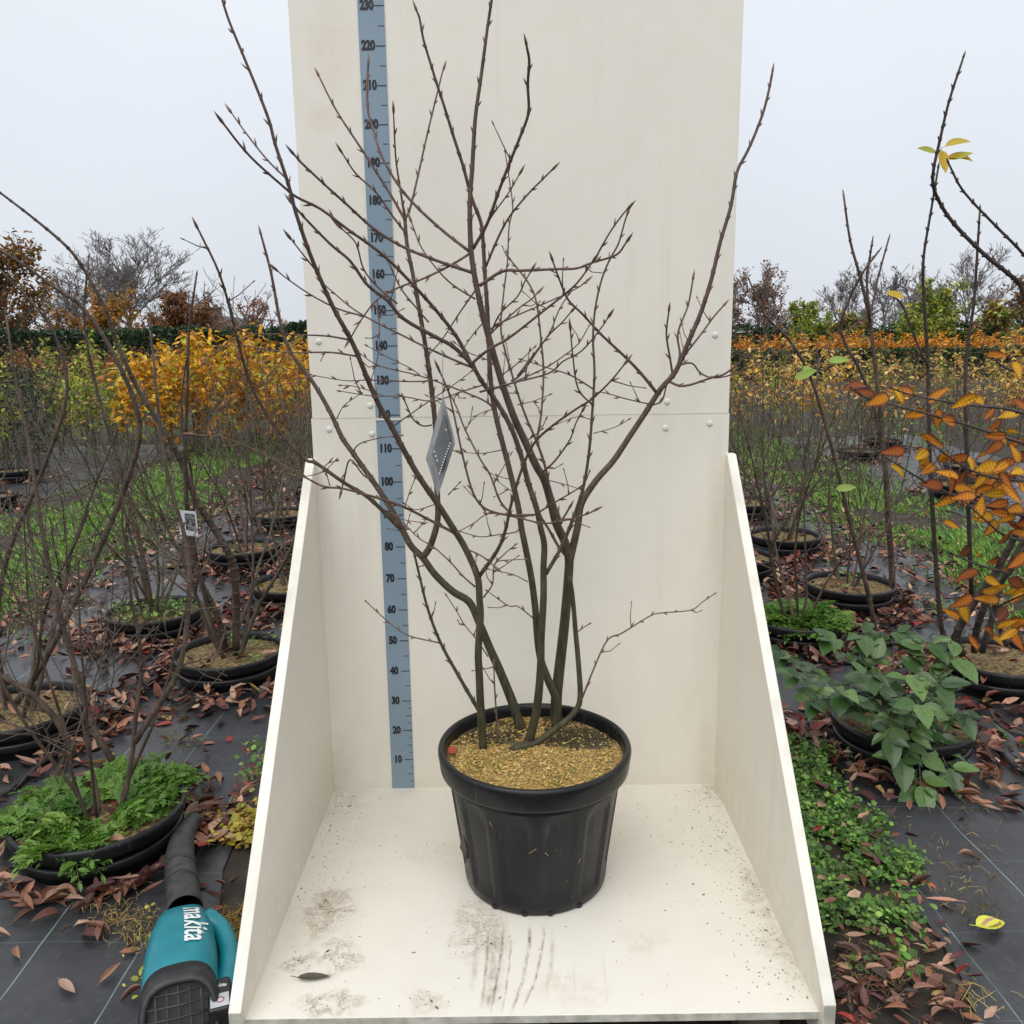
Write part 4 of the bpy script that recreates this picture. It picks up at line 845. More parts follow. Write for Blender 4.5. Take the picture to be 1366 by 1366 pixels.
for g in LGD:
    q = MB(); q.add([(x-.5, y, z+.01) for x, y, z in g[0]], g[1]); q.tube([(-.62, 0, .0), (-.5, 0, .012), (0, 0, .006)], [.010, .012, .006], 4); LEAFM.append(q.mesh('fallen_leaf', M_LEAFOBJ))
for sc_, (x, y, z, L) in vis[:290]:
    onp = on_pot(x, y); sidew = 'left' if x < 0 else 'right'
    lb = 'curled brown fallen leaf on the soil of a sunken pot' if onp else 'curled red-brown fallen leaf lying on the ground %s of the stand' % sidew
    o = link('fallen_leaf', LEAFM[rl.randrange(6)], None, (x, y, z+.004), (rl.gauss(0, .24), rl.gauss(0, .2), rl.uniform(0, 6.283)), L*.9)
    tag(o, lb, 'leaf', 'fallen leaves on pot soil' if onp else 'fallen leaves on the ground at the '+sidew)
b = MB()
for sc_, (x, y, z, L) in vis[290:]:
    if sc_ < 0 and rl.random() < .6: continue
    M3 = Matrix.Rotation(rl.uniform(0, 6.283), 3, 'Z')@Matrix.Rotation(rl.gauss(0, .4), 3, 'X')@Matrix.Rotation(rl.gauss(0, .35), 3, 'Y')
    c = rl.choice(PALC); k = rl.uniform(.75, 1.2); put(b, LG[rl.randrange(5)], (x, y, z), M3, L*.9, tuple(q*k for q in c))
tag(b.build('leaf_litter', M_LITTER, None, True), 'dense drift of brown and pink fallen leaves between the pots', 'leaf litter', kind='stuff')
# bright single leaves
def single(px, py, L, rz, m, label, W=.5, z=None):
    q = MB(); g = leaf_geo(1, W, .2, .08, 10, .004); q.add([(x-.5, y, zz) for x, y, zz in g[0]], g[1]); q.tube([(-.7, .05, .01), (-.5, 0, .01), (.2, 0, .0)], [.012, .014, .006], 4)
    p = uZ(px, py, GZ if z is None else z); o = link('fallen_leaf', q.mesh('fallen_leaf', m), None, (p[0], p[1], (gz(p[0], p[1])+.02) if z is None else z+.004), (.12, .1, rz), L); tag(o, label, 'leaf'); return o
single(1320, 1243, .085, .2, mat('lemon_leaf', (.52, .50, .04), (.62, .58, .08), .45, 30), 'lemon yellow heart-shaped leaf lying on black fabric at the lower right', .62)
single(1232, 1186, .07, 2.2, mat('scarlet_leaf', (.42, .06, .03), (.55, .12, .04), .45, 30), 'scarlet leaf at the edge of the weeds right of the stand', .35)
single(1256, 1209, .085, 2.9, mat('salmon_leaf', (.42, .17, .11), (.50, .24, .17), .5, 30), 'long salmon pink leaf on black fabric below the scarlet one', .26)
single(419, 1306, .075, .1, mat('withered_leaf', (.05, .045, .03), (.09, .08, .05), .7, 60), 'dark withered leaf on the cream stand floor at front left', .3, 0)
single(603, 1003, .05, 1.6, mat('red_leaf', (.30, .03, .02), (.42, .06, .03), .5, 30), 'small red leaf inside the rim of the main pot', .5, .352)

# ------------------------------------------------------------------ grass strips and weeds
M_GRASS = mat('grass', None, None, .55, 20, mode='attr', trans=.2)
b = MB()
def clump(x, y, n, h, cs):
    for i in range(n):
        px, py = x+rl.gauss(0, .05), y+rl.gauss(0, .05); a = rl.uniform(0, 6.283); hh = h*rl.uniform(.4, 1.2); w_ = rl.uniform(.004, .009); ln = rl.uniform(.3, 1.1)*hh
        dx, dy = math.cos(a), math.sin(a); z = gz(px, py)
        b.add([(px-dy*w_, py+dx*w_, z), (px+dy*w_, py-dx*w_, z), (px+dx*ln*.5, py+dy*ln*.5, z+hh*.75), (px+dx*ln, py+dy*ln, z+hh)], [(0, 1, 2), (0, 2, 3)], rl.choice(cs))
GC = [(.10, .25, .03), (.15, .34, .045), (.20, .42, .06), (.25, .44, .07), (.09, .19, .03), (.34, .40, .09)]
for i in range(7200):
    sd = rl.random() < .55; x = rl.gauss(-3.65, .42) if sd else rl.gauss(3.2, .42); y = .4+12*rl.random()**1.3
    if mnoise.noise(Vector((x*1.1, y*1.1, 8))) > -.22: clump(x, y, 7, .05 if y < 9 else .08, GC)
for i in range(900):
    x = rl.uniform(-9, 8); y = rl.uniform(9, 16)
    if x < -2.5 or x > 2.4: clump(x, y, 6, .09, GC)
tag(b.build('grass', M_GRASS, None, True), 'short green grass growing in the strips between the fabric beds', 'grass', kind='stuff')
# small round-leaved weeds beside the stand
b = MB()
NWL = [(0, 0, 0), (.3, -.20, .05), (.3, .20, .05), (.55, 0, .0), (.68, -.17, .06), (.68, .17, .06), (1, 0, -.05)], [(0, 1, 3), (0, 3, 2), (1, 4, 3), (3, 5, 2), (3, 4, 6), (3, 6, 5)]
RW = [(0, 0, 0), (.25, -.38, .08), (.25, .38, .08), (.6, 0, .0), (.72, -.34, .10), (.72, .34, .10), (1, 0, .04)], [(0, 1, 3), (0, 3, 2), (1, 4, 3), (3, 5, 2), (3, 4, 6), (3, 6, 5)]
def weed_sprig(x, y, n, L, hh, cs):
    for i in range(n):
        px, py = x+rl.gauss(0, .022), y+rl.gauss(0, .022)
        if inbox(px, py): continue
        d = Vector((rl.gauss(0, 1), rl.gauss(0, 1), rl.uniform(-.1, .6))); M3 = frame(d, (rl.gauss(0, .4), rl.gauss(0, .4)-.3, 1)); c = rl.choice(cs); k = rl.uniform(.65, 1.2)*(1+.55*mnoise.noise(Vector((px*9, py*9, 4))))
        put(b, rl.choice((RW, RW, NWL)), (px, py, gz(px, py)+rl.uniform(.006, hh)), M3, L*rl.uniform(.5, 1.45), tuple(q*k for q in c))
WC = [(.06, .15, .02), (.10, .22, .03), (.15, .31, .05), (.045, .11, .016), (.21, .34, .06)]
for i in range(1150):
    px, py = rl.uniform(1045, 1235), rl.uniform(985, 1250); p = uZ(px, py, GZ)
    if p[0] < .66 or p[0] > 1.05+.15*mnoise.noise(Vector((p[1]*5, 2, 0)))+rl.gauss(0, .03) or (py > 1180 and rl.random() < .65): continue
    if mnoise.noise(Vector((p[0]*6, p[1]*5, 1))) > -.3: weed_sprig(p[0], p[1], 18, .016, .055, WC)
for px, py, n_ in [(1190, 1270, 3), (1160, 1300, 3), (1205, 1290, 1), (1150, 1230, 3), (1220, 1300, 1)]:
    for i in range(n_): p = uZ(px+rl.gauss(0, 12), py+rl.gauss(0, 8), GZ); weed_sprig(p[0], p[1], 9, .02, .03, WC)
for i in range(70): p = uZ(rl.gauss(325, 14), rl.gauss(1108, 14), GZ); weed_sprig(p[0], p[1], 8, .018, .05, [(.42, .34, .03), (.50, .40, .05), (.34, .34, .04), (.42, .26, .05)])
for i in range(16): p = uZ(rl.gauss(342, 8), rl.gauss(1020, 22), GZ); weed_sprig(p[0], p[1], 8, .018, .05, WC+[(.16, .02, .03), (.2, .2, .03)])
for i in range(10): p = uZ(rl.gauss(192, 10), rl.gauss(1265, 22), GZ); weed_sprig(p[0], p[1], 6, .014, .02, [(.40, .38, .05), (.28, .30, .05)])
for a, b2, n_ in [(-1.93, 1.83, 46), (-1.29, 1.26, 10), (1.9, 2.25, 6)]:
    for i in range(n_):
        th = rl.uniform(0, 6.28); rr = .2*math.sqrt(rl.random()); x, y = a+rr*math.cos(th), b2+rr*math.sin(th)
        for j in range(8):
            d = Vector((rl.gauss(0, 1), rl.gauss(0, 1), rl.uniform(0, .8))); put(b, RW, (x+rl.gauss(0, .02), y+rl.gauss(0, .02), gz(a, b2)+.108+rl.uniform(0, .05)), frame(d), .026*rl.uniform(.6, 1.2), rl.choice(WC))
tag(b.build('ground_weeds', M_GRASS, None, True), 'mat of small round-leaved green weeds between the stand and the right fabric', 'weeds', kind='stuff')
# dry straw-coloured tufts and bits
b = MB()
def straw(px, py, n, sp_, cs, L=.06):
    for i in range(n):
        p = uZ(px+rl.gauss(0, sp_), py+rl.gauss(0, sp_*.7), GZ)
        if inbox(p[0], p[1]): continue
        a = rl.uniform(0, 6.283); l = L*rl.uniform(.3, 1.3); z = gz(p[0], p[1])+.012; m_ = np.array([p[0]+math.cos(a)*l*.5, p[1]+math.sin(a)*l*.5, z+rl.uniform(0, .02)])
        b.tube([(p[0], p[1], z), m_, (p[0]+math.cos(a+.3)*l, p[1]+math.sin(a+.3)*l, z+rl.uniform(-.004, .015))], [.0012, .0011, .0006], 3, rl.choice(cs), cap=False)
ST = [(.34, .24, .09), (.28, .18, .06), (.42, .32, .14), (.20, .14, .05), (.15, .11, .04)]
straw(308, 1240, 160, 14, [(.40, .24, .05), (.34, .2, .05), (.26, .2, .05), (.15, .15, .04)], .07); straw(150, 1225, 90, 22, ST, .04); straw(180, 1245, 70, 18, ST, .04); straw(240, 985, 60, 16, [(.22, .2, .05), (.28, .22, .08)], .03)
straw(1300, 1345, 26, 18, [(.46, .38, .12), (.36, .28, .09), (.3, .24, .08)], .06); straw(1240, 1120, 50, 60, ST, .03); straw(1290, 1170, 60, 40, ST, .03); straw(1180, 1300, 70, 26, ST+[(.10, .02, .02)], .06); straw(1310, 1225, 40, 14, [(.08, .07, .03), (.13, .11, .04)], .03)
straw(1150, 1330, 60, 24, [(.12, .06, .04), (.08, .03, .03), (.2, .13, .07)], .09); straw(1100, 960, 70, 20, ST, .04)
tag(b.build('dry_stalks', M_BITS, None, True), 'straw-coloured dry stalks and roots scattered on the ground by the stand', 'dry grass', kind='stuff')
# crumbs of soil on the stand floor
b = MB()
for i in range(950):
    r_ = rl.random()
    if r_ < .45: x = XR-.01-abs(rl.gauss(0, .07)); y = rl.uniform(-.93, -.02)
    elif r_ < .6: x = XL+.01+abs(rl.gauss(0, .06)); y = rl.uniform(-.6, -.02)
    elif r_ < .8:
        s_ = STAINS[rl.choice([0, 2, 3, 4, 5, 7, 7, 9])]; x = s_[0]+rl.gauss(0, .4)*s_[2]; y = s_[1]+rl.gauss(0, .4)*s_[3]
    else: x = rl.uniform(XL+.02, XR-.02); y = rl.uniform(-.93, -.02)
    if not (XL+.004 < x < XR-.004 and -.95 < y < -.004): continue
    s = rl.uniform(.0005, .0015)*(1.9 if rl.random() < .06 else 1); e = s*rl.uniform(1, 3.2); th = rl.uniform(0, 6.28); ux, uy, vx, vy = math.cos(th)*e, math.sin(th)*e, -math.sin(th)*s, math.cos(th)*s
    b.add([(x-ux, y-uy, .0003), (x+vx, y+vy, .0003), (x+ux, y+uy, .0003), (x-vx, y-vy, .0003), (x, y, s*1.3)], [(0, 3, 4), (3, 2, 4), (2, 1, 4), (1, 0, 4)], rl.choice([(.10, .07, .04), (.16, .11, .06), (.26, .19, .12), (.07, .05, .035), (.3, .23, .15)]), smooth=False)
tag(b.build('soil_crumbs', M_BITS, None, True), 'dark soil crumbs scattered over the cream stand floor', 'soil crumbs', kind='stuff')

# feathery weeds in two pots: every frond a part
M_FERN = mat('ferny_weed', [(.065, .16, .018), (.11, .24, .03), (.18, .33, .05), (.085, .19, .025), (.24, .38, .07)], None, .5, 40, mode='random', trans=.25)
def frond(seed, lobes=9, w_=.40):
    rg = random.Random(seed); q = MB(); P = []; cz = rg.uniform(.25, .5)
    for i in range(lobes+1): t = i/lobes; P.append(np.array([t, .06*math.sin(t*3+seed*2), cz*t-(cz+.35)*t*t]))
    q.tube(P, [.012*(1-.7*i/len(P)) for i in range(len(P))], 4)
    for i in range(2, len(P)):
        t = i/lobes; ln = w_*(math.sin(math.pi*min(1, t*.8+.2))**.7+.12)*rg.uniform(.8, 1.15)
        for s in (-1, 1):
            d = Vector((.6, s, rg.uniform(-.55, .1))).normalized(); rl_ = rg.uniform(-.7, .7); put(q, NWL, P[i], frame(d, (0, 0, 1), rl_), ln, None)
            for f, a in ((.3, .8), (.3, -.8), (.55, .7), (.55, -.7)):
                d2 = (Matrix.Rotation(a, 3, 'Z')@d); d2.z -= rg.uniform(0, .3); put(q, NWL, Vector(P[i])+d*ln*f, frame(d2, (0, 0, 1), rl_+rg.uniform(-.5, .5)), ln*.48*(1.1-.5*f), None)
    put(q, NWL, P[-1], frame(Vector(P[-1]-P[-2])), .22, None)
    me = q.mesh('frond', M_FERN); me.polygons.foreach_set('use_smooth', [False]*len(me.polygons)); return me
FR = [frond(i) for i in range(6)]
def ferny(x, y, n, L, label, lean=None):
    t = thing('ferny_weed', label, 'weed', (x, y, gz(x, y)+.10))
    for i in range(n):
        th = rl.uniform(0, 6.283); rr = .195*math.sqrt(rl.random()); el = rl.uniform(.0, .8)
        if x < 0 and math.cos(th) > .3 and math.sin(th) < .3 and rr > .10: continue
        o = link('frond', FR[rl.randrange(6)], t, (rr*math.cos(th), rr*math.sin(th), rl.uniform(-.005, .02)), (rl.gauss(0, .3), -el, th+rl.gauss(0, .7)), L*rl.uniform(.7, 1.25))
    return t
ferny(-1.29, -.16, 150, .118, 'bright green ferny weeds filling the nearest pot on the left')
ferny(1.43, 1.64, 120, .115, 'bright green feathery weeds filling the pot right of the stand')

# irrigation hose
M_HOSE = mat('black_hose', (.012, .012, .013), (.03, .03, .03), .5, 30)
def hose(pts, label):
    P = [uZ(px, py, GZ+.02) for px, py in pts]; P = dens([np.array([p[0], p[1], gz(p[0], p[1])+.022]) for p in P], 5); b = MB(); b.tube(P, [.011]*len(P), 8); tag(b.build('irrigation_hose', M_HOSE), label, 'hose')
hose([(262, 862), (232, 885), (190, 920), (155, 950), (110, 985), (60, 1015), (20, 1050), (-30, 1085)], 'black irrigation hose running between the leaves left of the stand')
hose([(1420, 1040), (1366, 1028), (1320, 990), (1290, 960), (1262, 940)], 'thin black irrigation hose near the pot at the right edge')

# ------------------------------------------------------------------ leaf blower lying on the left fabric
M_TEAL = mat('teal_plastic', (.004, .165, .205), (.008, .20, .245), .33, 20, .02)
M_BLK = mat('blower_black', (.010, .010, .011), (.020, .020, .021), .45, 60, .1)
M_DUSTY = mat('dusty_nozzle', (.016, .016, .016), (.050, .047, .043), .55, 26, .1)
A_ = uZ(240, 1348, 0.); B_ = uZ(244, 1213, 0.)
fw_ = Vector(B_-A_); BL_LEN = fw_.length; fw_.normalize(); rz_ = math.atan2(-fw_.x, fw_.y)
blow = thing('leaf_blower', 'teal and black cordless leaf blower lying beside the left side board', 'leaf blower', (A_[0], A_[1], gz(A_[0], A_[1])+.008), None, rz_)
AX = -GZ-.008+.0                                                        # height of its axis
def bl_local(P): return np.array(Matrix.Rotation(-rz_, 3, 'Z')@(V3(P)-Vector(blow.location)))
def ring(s, hw, hh, shear, k=40, e=3.0, zc=0., xc=0.):
    out = []; hw *= .88; hh *= .88
    for j in range(k):
        a = 2*math.pi*j/k; c, sn = math.cos(a), math.sin(a); x = hw*math.copysign(abs(c)**(2/e), c); z = hh*math.copysign(abs(sn)**(2/e), sn)
        out.append((xc+x, s+shear*z, AX+zc+z))
    return out
def loft(rings, name, m, parent, cap0=False, cap1=False):
    b = MB(); k = len(rings[0]); b.add([p for r_ in rings for p in r_], [(i*k+j, i*k+(j+1) % k, (i+1)*k+(j+1) % k, (i+1)*k+j) for i in range(len(rings)-1) for j in range(k)]+([tuple(range(k-1, -1, -1))] if cap0 else [])+([tuple((len(rings)-1)*k+j for j in range(k))] if cap1 else []))
    return b.build(name, m, parent)
Lb = BL_LEN
body = loft([ring(.0, .090, .093, .66), ring(.004, .0925, .0955, .64), ring(.14, .0925, .0955, .30), ring(.22, .086, .088, .12), ring(.27, .076, .078, 0), ring(.305, .066, .068, 0), ring(.318, .056, .058, 0), ring(.32, .046, .047, 0)], 'motor_housing', M_TEAL, blow)
loft([ring(-.040, .078, .080, .70), ring(-.046, .084, .087, .70), ring(-.042, .0905, .0935, .69), ring(-.030, .0940, .0972, .67), ring(.003, .0942, .0975, .65), ring(.005, .0900, .0930, .65)], 'intake_bezel', M_BLK, blow)
loft([ring(-.012, .080, .082, .70), ring(-.012, .0005, .0005, .70)], 'intake_recess', M_BLK, blow)
gr = link('intake_grille', None, blow)
for i in range(-2, 3):
    x = i*.023; h = .068*math.sqrt(max(.05, 1-(abs(x)/.073)**2.6)); b = MB(); b.tube([(x, .70*z-.040, AX+z) for z in np.linspace(-h, h, 9)], [.0024]*9, 6); b.build('grille_bar', M_DUSTY, gr)
for i in range(-3, 4):
    z = i*.0195; h = .069*math.sqrt(max(.05, 1-(abs(z)/.075)**2.6)); b = MB(); b.tube([(-h, .70*z-.039, AX+z), (0, .70*z-.043, AX+z), (h, .70*z-.039, AX+z)], [.0024]*3, 6); b.build('grille_bar', M_DUSTY, gr)
NZ = [uZ(247, 1216, 0.), uZ(244, 1190, -.004), uZ(241, 1165, -.012), uZ(240, 1140, -.022), uZ(245, 1115, -.032), uZ(258, 1094, -.052)]
P = dens([bl_local(p) for p in NZ], 6); n = len(P)
b = MB(); rr = [.044-.006*(i/n)-.014*max(0, i/n-.55)/.45 for i in range(n)]; b.tube(P, rr, 22, cap=False); b.tube([p for p in P[-3:]][::-1], [r_*.82 for r_ in rr[-3:]][::-1], 18, cap=False); b.build('nozzle', M_DUSTY, blow)
for f in (.28, .45):
    i = int(f*n); b = MB(); b.tube([P[i]+(P[i-1]-P[i])*.35, P[i], P[i]+(P[i+1]-P[i])*.35], [rr[i]*1.035]*3, 22); b.build('nozzle_collar', M_BLK, blow)
# handle loop, battery and its label on the right-hand side
hp = [(.055, .285, AX+.02), (.088, .25, AX+.012), (.104, .19, AX+.005), (.108, .12, AX+.0), (.096, .05, AX-.01)]
b = MB(); b.tube(dens(hp, 5), [.030, .029, .028, .026, .025, .024, .024, .023, .023, .023, .023, .023, .024, .025, .026, .027, .028, .030, .031, .032, .033], 14); b.build('handle', M_TEAL, blow)
b = MB(); b.box(.058, .106, -.045, .055, AX-.085, AX+.030); bat = bevel(b.build('battery', M_BLK, blow), .008, 3)
b = MB(); b.box(.063, .102, -.040, .000, AX+.0302, AX+.0310); b.build('battery_label', mat('grey_sticker', (.42, .43, .45), (.52, .53, .55), .4, 40), bat)
q = MB(); q.lathe([(.0085, 0), (.0085, .0004), (.0065, .0004), (.0065, 0)], 20); o = q.build('battery_symbol', mat('red_print', (.25, .02, .02)), bat); o.location = (.084, -.020, AX+.0312)
me = text_mesh('makita', .014, .0004, .8, 1, .2); me.materials.append(M_WHITE); o = link('battery_lettering', me, bat, (.083, .026, AX+.0306), (0, 0, R(-8)))
me = text_mesh('makita', .074, .0012, .76, 1.04, .25); me.materials.append(M_WHITE)
RT = [(.06, .0965), (.17, .0968), (.232, .0900), (.272, .0795), (.305, .070)]
def hull_r(y): return float(np.interp(y, [q[0] for q in RT], [q[1] for q in RT]))
for v in me.vertices:                                                    # printed onto the curved shell
    y = .205-v.co.x; r_ = hull_r(y)*.88+.0022; th = R(24)+v.co.y/r_; e_ = 3.0; c_, s_ = math.sin(th), math.cos(th)
    k_ = r_/((abs(c_)**e_+abs(s_)**e_)**(1/e_)); v.co = (k_*c_*.97, y, AX+k_*s_)
link('lettering', me, blow)
# another silver label on a shrub in the left bed
lb2 = thing('plant_label', 'small silver plant label hanging in a bare shrub of the left bed', 'label', (0, 0, 0)); l0 = uY(250, 680, .80); lb2.location = l0
b = MB(); s_ = .040; b.add([(-s_, 0, 0), (s_, -.02, -.004), (s_+.004, -.024, -.105), (-s_+.002, .0, -.100), (-s_, .001, 0), (s_, -.019, -.004), (s_+.004, -.023, -.105), (-s_+.002, .001, -.100)], [(3, 2, 1, 0), (4, 5, 6, 7), (0, 1, 5, 4), (1, 2, 6, 5), (2, 3, 7, 6), (3, 0, 4, 7)], smooth=False); b.build('label_sheet', mat('pale_label', (.45, .46, .48), (.6, .61, .63), .35, 20), lb2)
b = MB(); b.add([(-s_+.03, -.008, -.012), (s_-.006, -.0200, -.015), (s_-.004, -.0225, -.085), (-s_+.03, -.008, -.08)], [(3, 2, 1, 0)], smooth=False); b.build('label_print', mat('mottled_print', (.03, .03, .032), (.22, .22, .23), .4, 70, lo=.4, hi=.6), lb2)
b = MB(); b.tube([(0, -.01, 0), (.0, 0, .06)], [.0012]*2, 4); b.build('label_string', M_INK, lb2)

# ------------------------------------------------------------------ rows of leafy young shrubs further back
M_FOL = mat('foliage', None, None, .55, 30, mode='attr', trans=.3)
LGF = [leaf_lite(1, .5, .10, -.25), leaf_lite(1, .42, .2, -.1), leaf_lite(1, .55, .05, .15)]
def leafy_variant(seed, nst, H, nl, L, cs, spread=.22, lowest=.15, maxlev=1, r0=.007, droop=.8):
    rg = random.Random(seed); stems = []; nodes = []
    for i in range(nst):
        a = 6.283*(i+rg.random())/nst; mb = MB(); q = spread*rg.uniform(.3, 1)
        nd = []; pts = grow_stem(mb, rg, (math.cos(a)*.05, math.sin(a)*.05, 0), (math.cos(a)*q, math.sin(a)*q, 1), H*rg.uniform(.75, 1.05), r0*rg.uniform(.7, 1.1), 0, maxlev, nd, .08, (4, 7), 8, .06, 4, (.2, .4), .0022)
        nodes += [(p, None, 0) for p in pts if p[2] > H*lowest]+[q_ for q_ in nd if q_[0][2] > H*lowest]; stems.append(mb.mesh('stem', M_BG1))
    b = MB()
    for i in range(nl):
        p = nodes[rg.randrange(len(nodes))][0]; d = Vector((rg.gauss(0, 1), rg.gauss(0, 1), rg.uniform(-1.2, .4)*droop)).normalized()
        c = rg.choice(cs); k = rg.uniform(.75, 1.2); put(b, LGF[rg.randrange(3)], Vector(p)+d*.01+Vector((rg.gauss(0, .02), rg.gauss(0, .02), rg.gauss(0, .03))), frame(d, (rg.gauss(0, .5), rg.gauss(0, .5), 1)), L*rg.uniform(.7, 1.2), tuple(q*k for q in c))
    return stems, (b.mesh('foliage', M_FOL, True) if nl else None)
YEL = [(.75, .38, .015), (.80, .46, .02), (.68, .28, .015), (.72, .52, .03), (.55, .19, .02), (.42, .44, .05), (.78, .42, .02)]
GRY = [(.38, .44, .06), (.26, .38, .05), (.52, .52, .07), (.16, .28, .04), (.62, .54, .06)]
RED = [(.34, .10, .035), (.40, .15, .05), (.25, .07, .03), (.45, .22, .08)]
PEA = [(.74, .46, .14), (.78, .54, .20), (.72, .36, .07), (.6, .5, .1), (.76, .40, .04)]
ORG = [(.80, .34, .02), (.74, .28, .02), (.82, .44, .03), (.6, .22, .02)]
DRK = [(.02, .05, .022), (.03, .07, .03), (.015, .03, .02)]
LV = {'y': [leafy_variant(100+i, 5, 1.55, 330, .125, YEL) for i in range(4)], 'g': [leafy_variant(120+i, 4, 1.4, 300, .085, GRY) for i in range(2)], 'r': [leafy_variant(130+i, 5, 1.5, 260, .09, RED) for i in range(2)],
      'p': [leafy_variant(140+i, 5, 1.45, 115, .10, PEA, .3, .2, 1) for i in range(3)], 'o': [leafy_variant(150+i, 5, 1.5, 420, .12, ORG) for i in range(2)], 'd': [leafy_variant(160, 6, 1.3, 330, .08, DRK)], 'b': [leafy_variant(170+i, 4, 1.40, 70, .075, [(.42, .2, .07), (.5, .34, .1), (.34, .34, .07)], .3, .2, 1) for i in range(3)]}
KIND = {'y': 'golden yellow leaved young shrub', 'g': 'yellow-green leaved young shrub', 'r': 'rust-red leaved young shrub', 'p': 'sparse young shrub with peach-yellow leaves', 'o': 'bright orange leaved young shrub', 'd': 'dark green leaved young shrub', 'b': 'almost leafless brown young shrub'}
def leafy(kind, x, y, sc, where, i=None):
    v = LV[kind][rnd.randrange(len(LV[kind]))]; t = thing('young_shrub', KIND[kind]+' '+where, 'shrub', (x, y, gz(x, y) if abs(x) < 9 and y < 14 else GZ), 'rows of shrubs: '+KIND[kind]+' '+where, rnd.uniform(0, 6), sc)
    for me in v[0]: link('stem', me, t)
    if v[1]: tag(link('foliage', v[1], t), kind='stuff')
WL, WR = 'in the rows left of the stand', 'in the rows right of the stand'
for y in (8.7, 9.5, 10.4, 11.4):
    x = -7.6-(y-8.7)*.6
    while x < -2.35:
        kk = 'y' if x > -5.6 else ('g' if rnd.random() < .7 else 'd')
        if rnd.random() < .10: kk = 'b'
        leafy(kk, x+rnd.gauss(0, .08), y+rnd.gauss(0, .12), rnd.uniform(.85, 1.08)*(1 if kk != 'y' else 1.02), WL); x += rnd.uniform(.42, .62)
for y, kk in ((13.5, 'b'), (15.5, 'b'), (18, 'r'), (21, 'r'), (25, 'b'), (30, 'r')):
    for x in np.arange(-y*.75, -y*.16, .62+y*.012): leafy(kk if rnd.random() < .85 else 'b', x+rnd.gauss(0, .1), y+rnd.gauss(0, .15), rnd.uniform(.85, 1.02), WL)
for y in (8.6, 9.6, 10.8):
    for x in np.arange(2.5, 8.2, .62): leafy('p' if x < 5.2 or rnd.random() < .4 else 'b', x+rnd.gauss(0, .1), y+rnd.gauss(0, .12), rnd.uniform(.85, 1.0), WR)
for y, kk in ((13, 'g'), (15.5, 'b'), (18.5, 'p'), (22, 'g')):
    for x in np.arange(y*.20, y*.78, .58+y*.012): leafy(kk if rnd.random() < .8 else 'p', x+rnd.gauss(0, .1), y+rnd.gauss(0, .15), rnd.uniform(.62, .78), WR)
for y in (31, 33.5):
    for x in np.arange(y*.22, y*.72, .75): leafy('o', x+rnd.gauss(0, .1), y, rnd.uniform(.85, 1.0), 'in the bright row behind the low hedge')
# hedges
M_HEDGE = mat('hedge_leaves', None, None, .6, 20, mode='attr', trans=.1)
M_CORE = mat('hedge_twigs', (.02, .025, .014), (.035, .04, .02), .9, 6)
def hedge(p0, p1, h, dep, n, L, cs, label, rag=.12):
    t = thing('hedge', label, 'hedge', ((p0[0]+p1[0])/2, (p0[1]+p1[1])/2, GZ)); rg = random.Random(int(n)); ln = math.hypot(p1[0]-p0[0], p1[1]-p0[1]); t.rotation_euler[2] = math.atan2(p1[1]-p0[1], p1[0]-p0[0])
    b = MB(); b.box(-ln/2, ln/2, -dep*.42, dep*.42, 0, h*.9); b.build('branch_core', M_CORE, t); b = MB()
    for i in range(n):
        x = rg.uniform(-ln/2, ln/2); top = rg.random() < .4; hh = h*(1+rag*mnoise.noise(Vector((x*.7, 0, n)))+rag*.6*mnoise.noise(Vector((x*2.3, 5, n))))
        y = -dep*.5*rg.uniform(.85, 1.05) if not top else rg.uniform(-.5, .5)*dep; z = rg.uniform(.0, hh) if not top else hh*rg.uniform(.92, 1.04)
        d = Vector((rg.gauss(0, 1), rg.gauss(-.4, .8), rg.uniform(-.2, 1.2))); c = rg.choice(cs); k = rg.uniform(.7, 1.3)
        put(b, LGF[rg.randrange(3)], (x, y, z), frame(d, (rg.gauss(0, 1), rg.gauss(0, 1), .6)), L*rg.uniform(.7, 1.4), tuple(q*k for q in c))
    tag(b.build('foliage', M_HEDGE, t, True), kind='stuff')
HG = [(.020, .050, .018), (.030, .070, .024), (.045, .09, .03), (.016, .035, .014)]
hedge((-32, 42), (-9.5, 40), 2.1, 1.2, 9000, .22, HG, 'long dark green clipped hedge on the horizon left of the stand')
hedge((-10.6, 36.5), (-8.2, 36.5), 2.2, 1.2, 1400, .2, HG, 'short dark evergreen hedge end beside the left edge of the back board', .25)
hedge((6.5, 27.5), (24, 27.5), .95, .8, 7000, .14, HG+[(.06, .08, .03)], 'low dark green hedge in front of the bright orange row', .06)
hedge((9.0, 44), (40, 44), 1.9, 1.2, 4200, .25, HG+[(.07, .08, .03)], 'loose green hedge on the horizon right of the stand', .25)

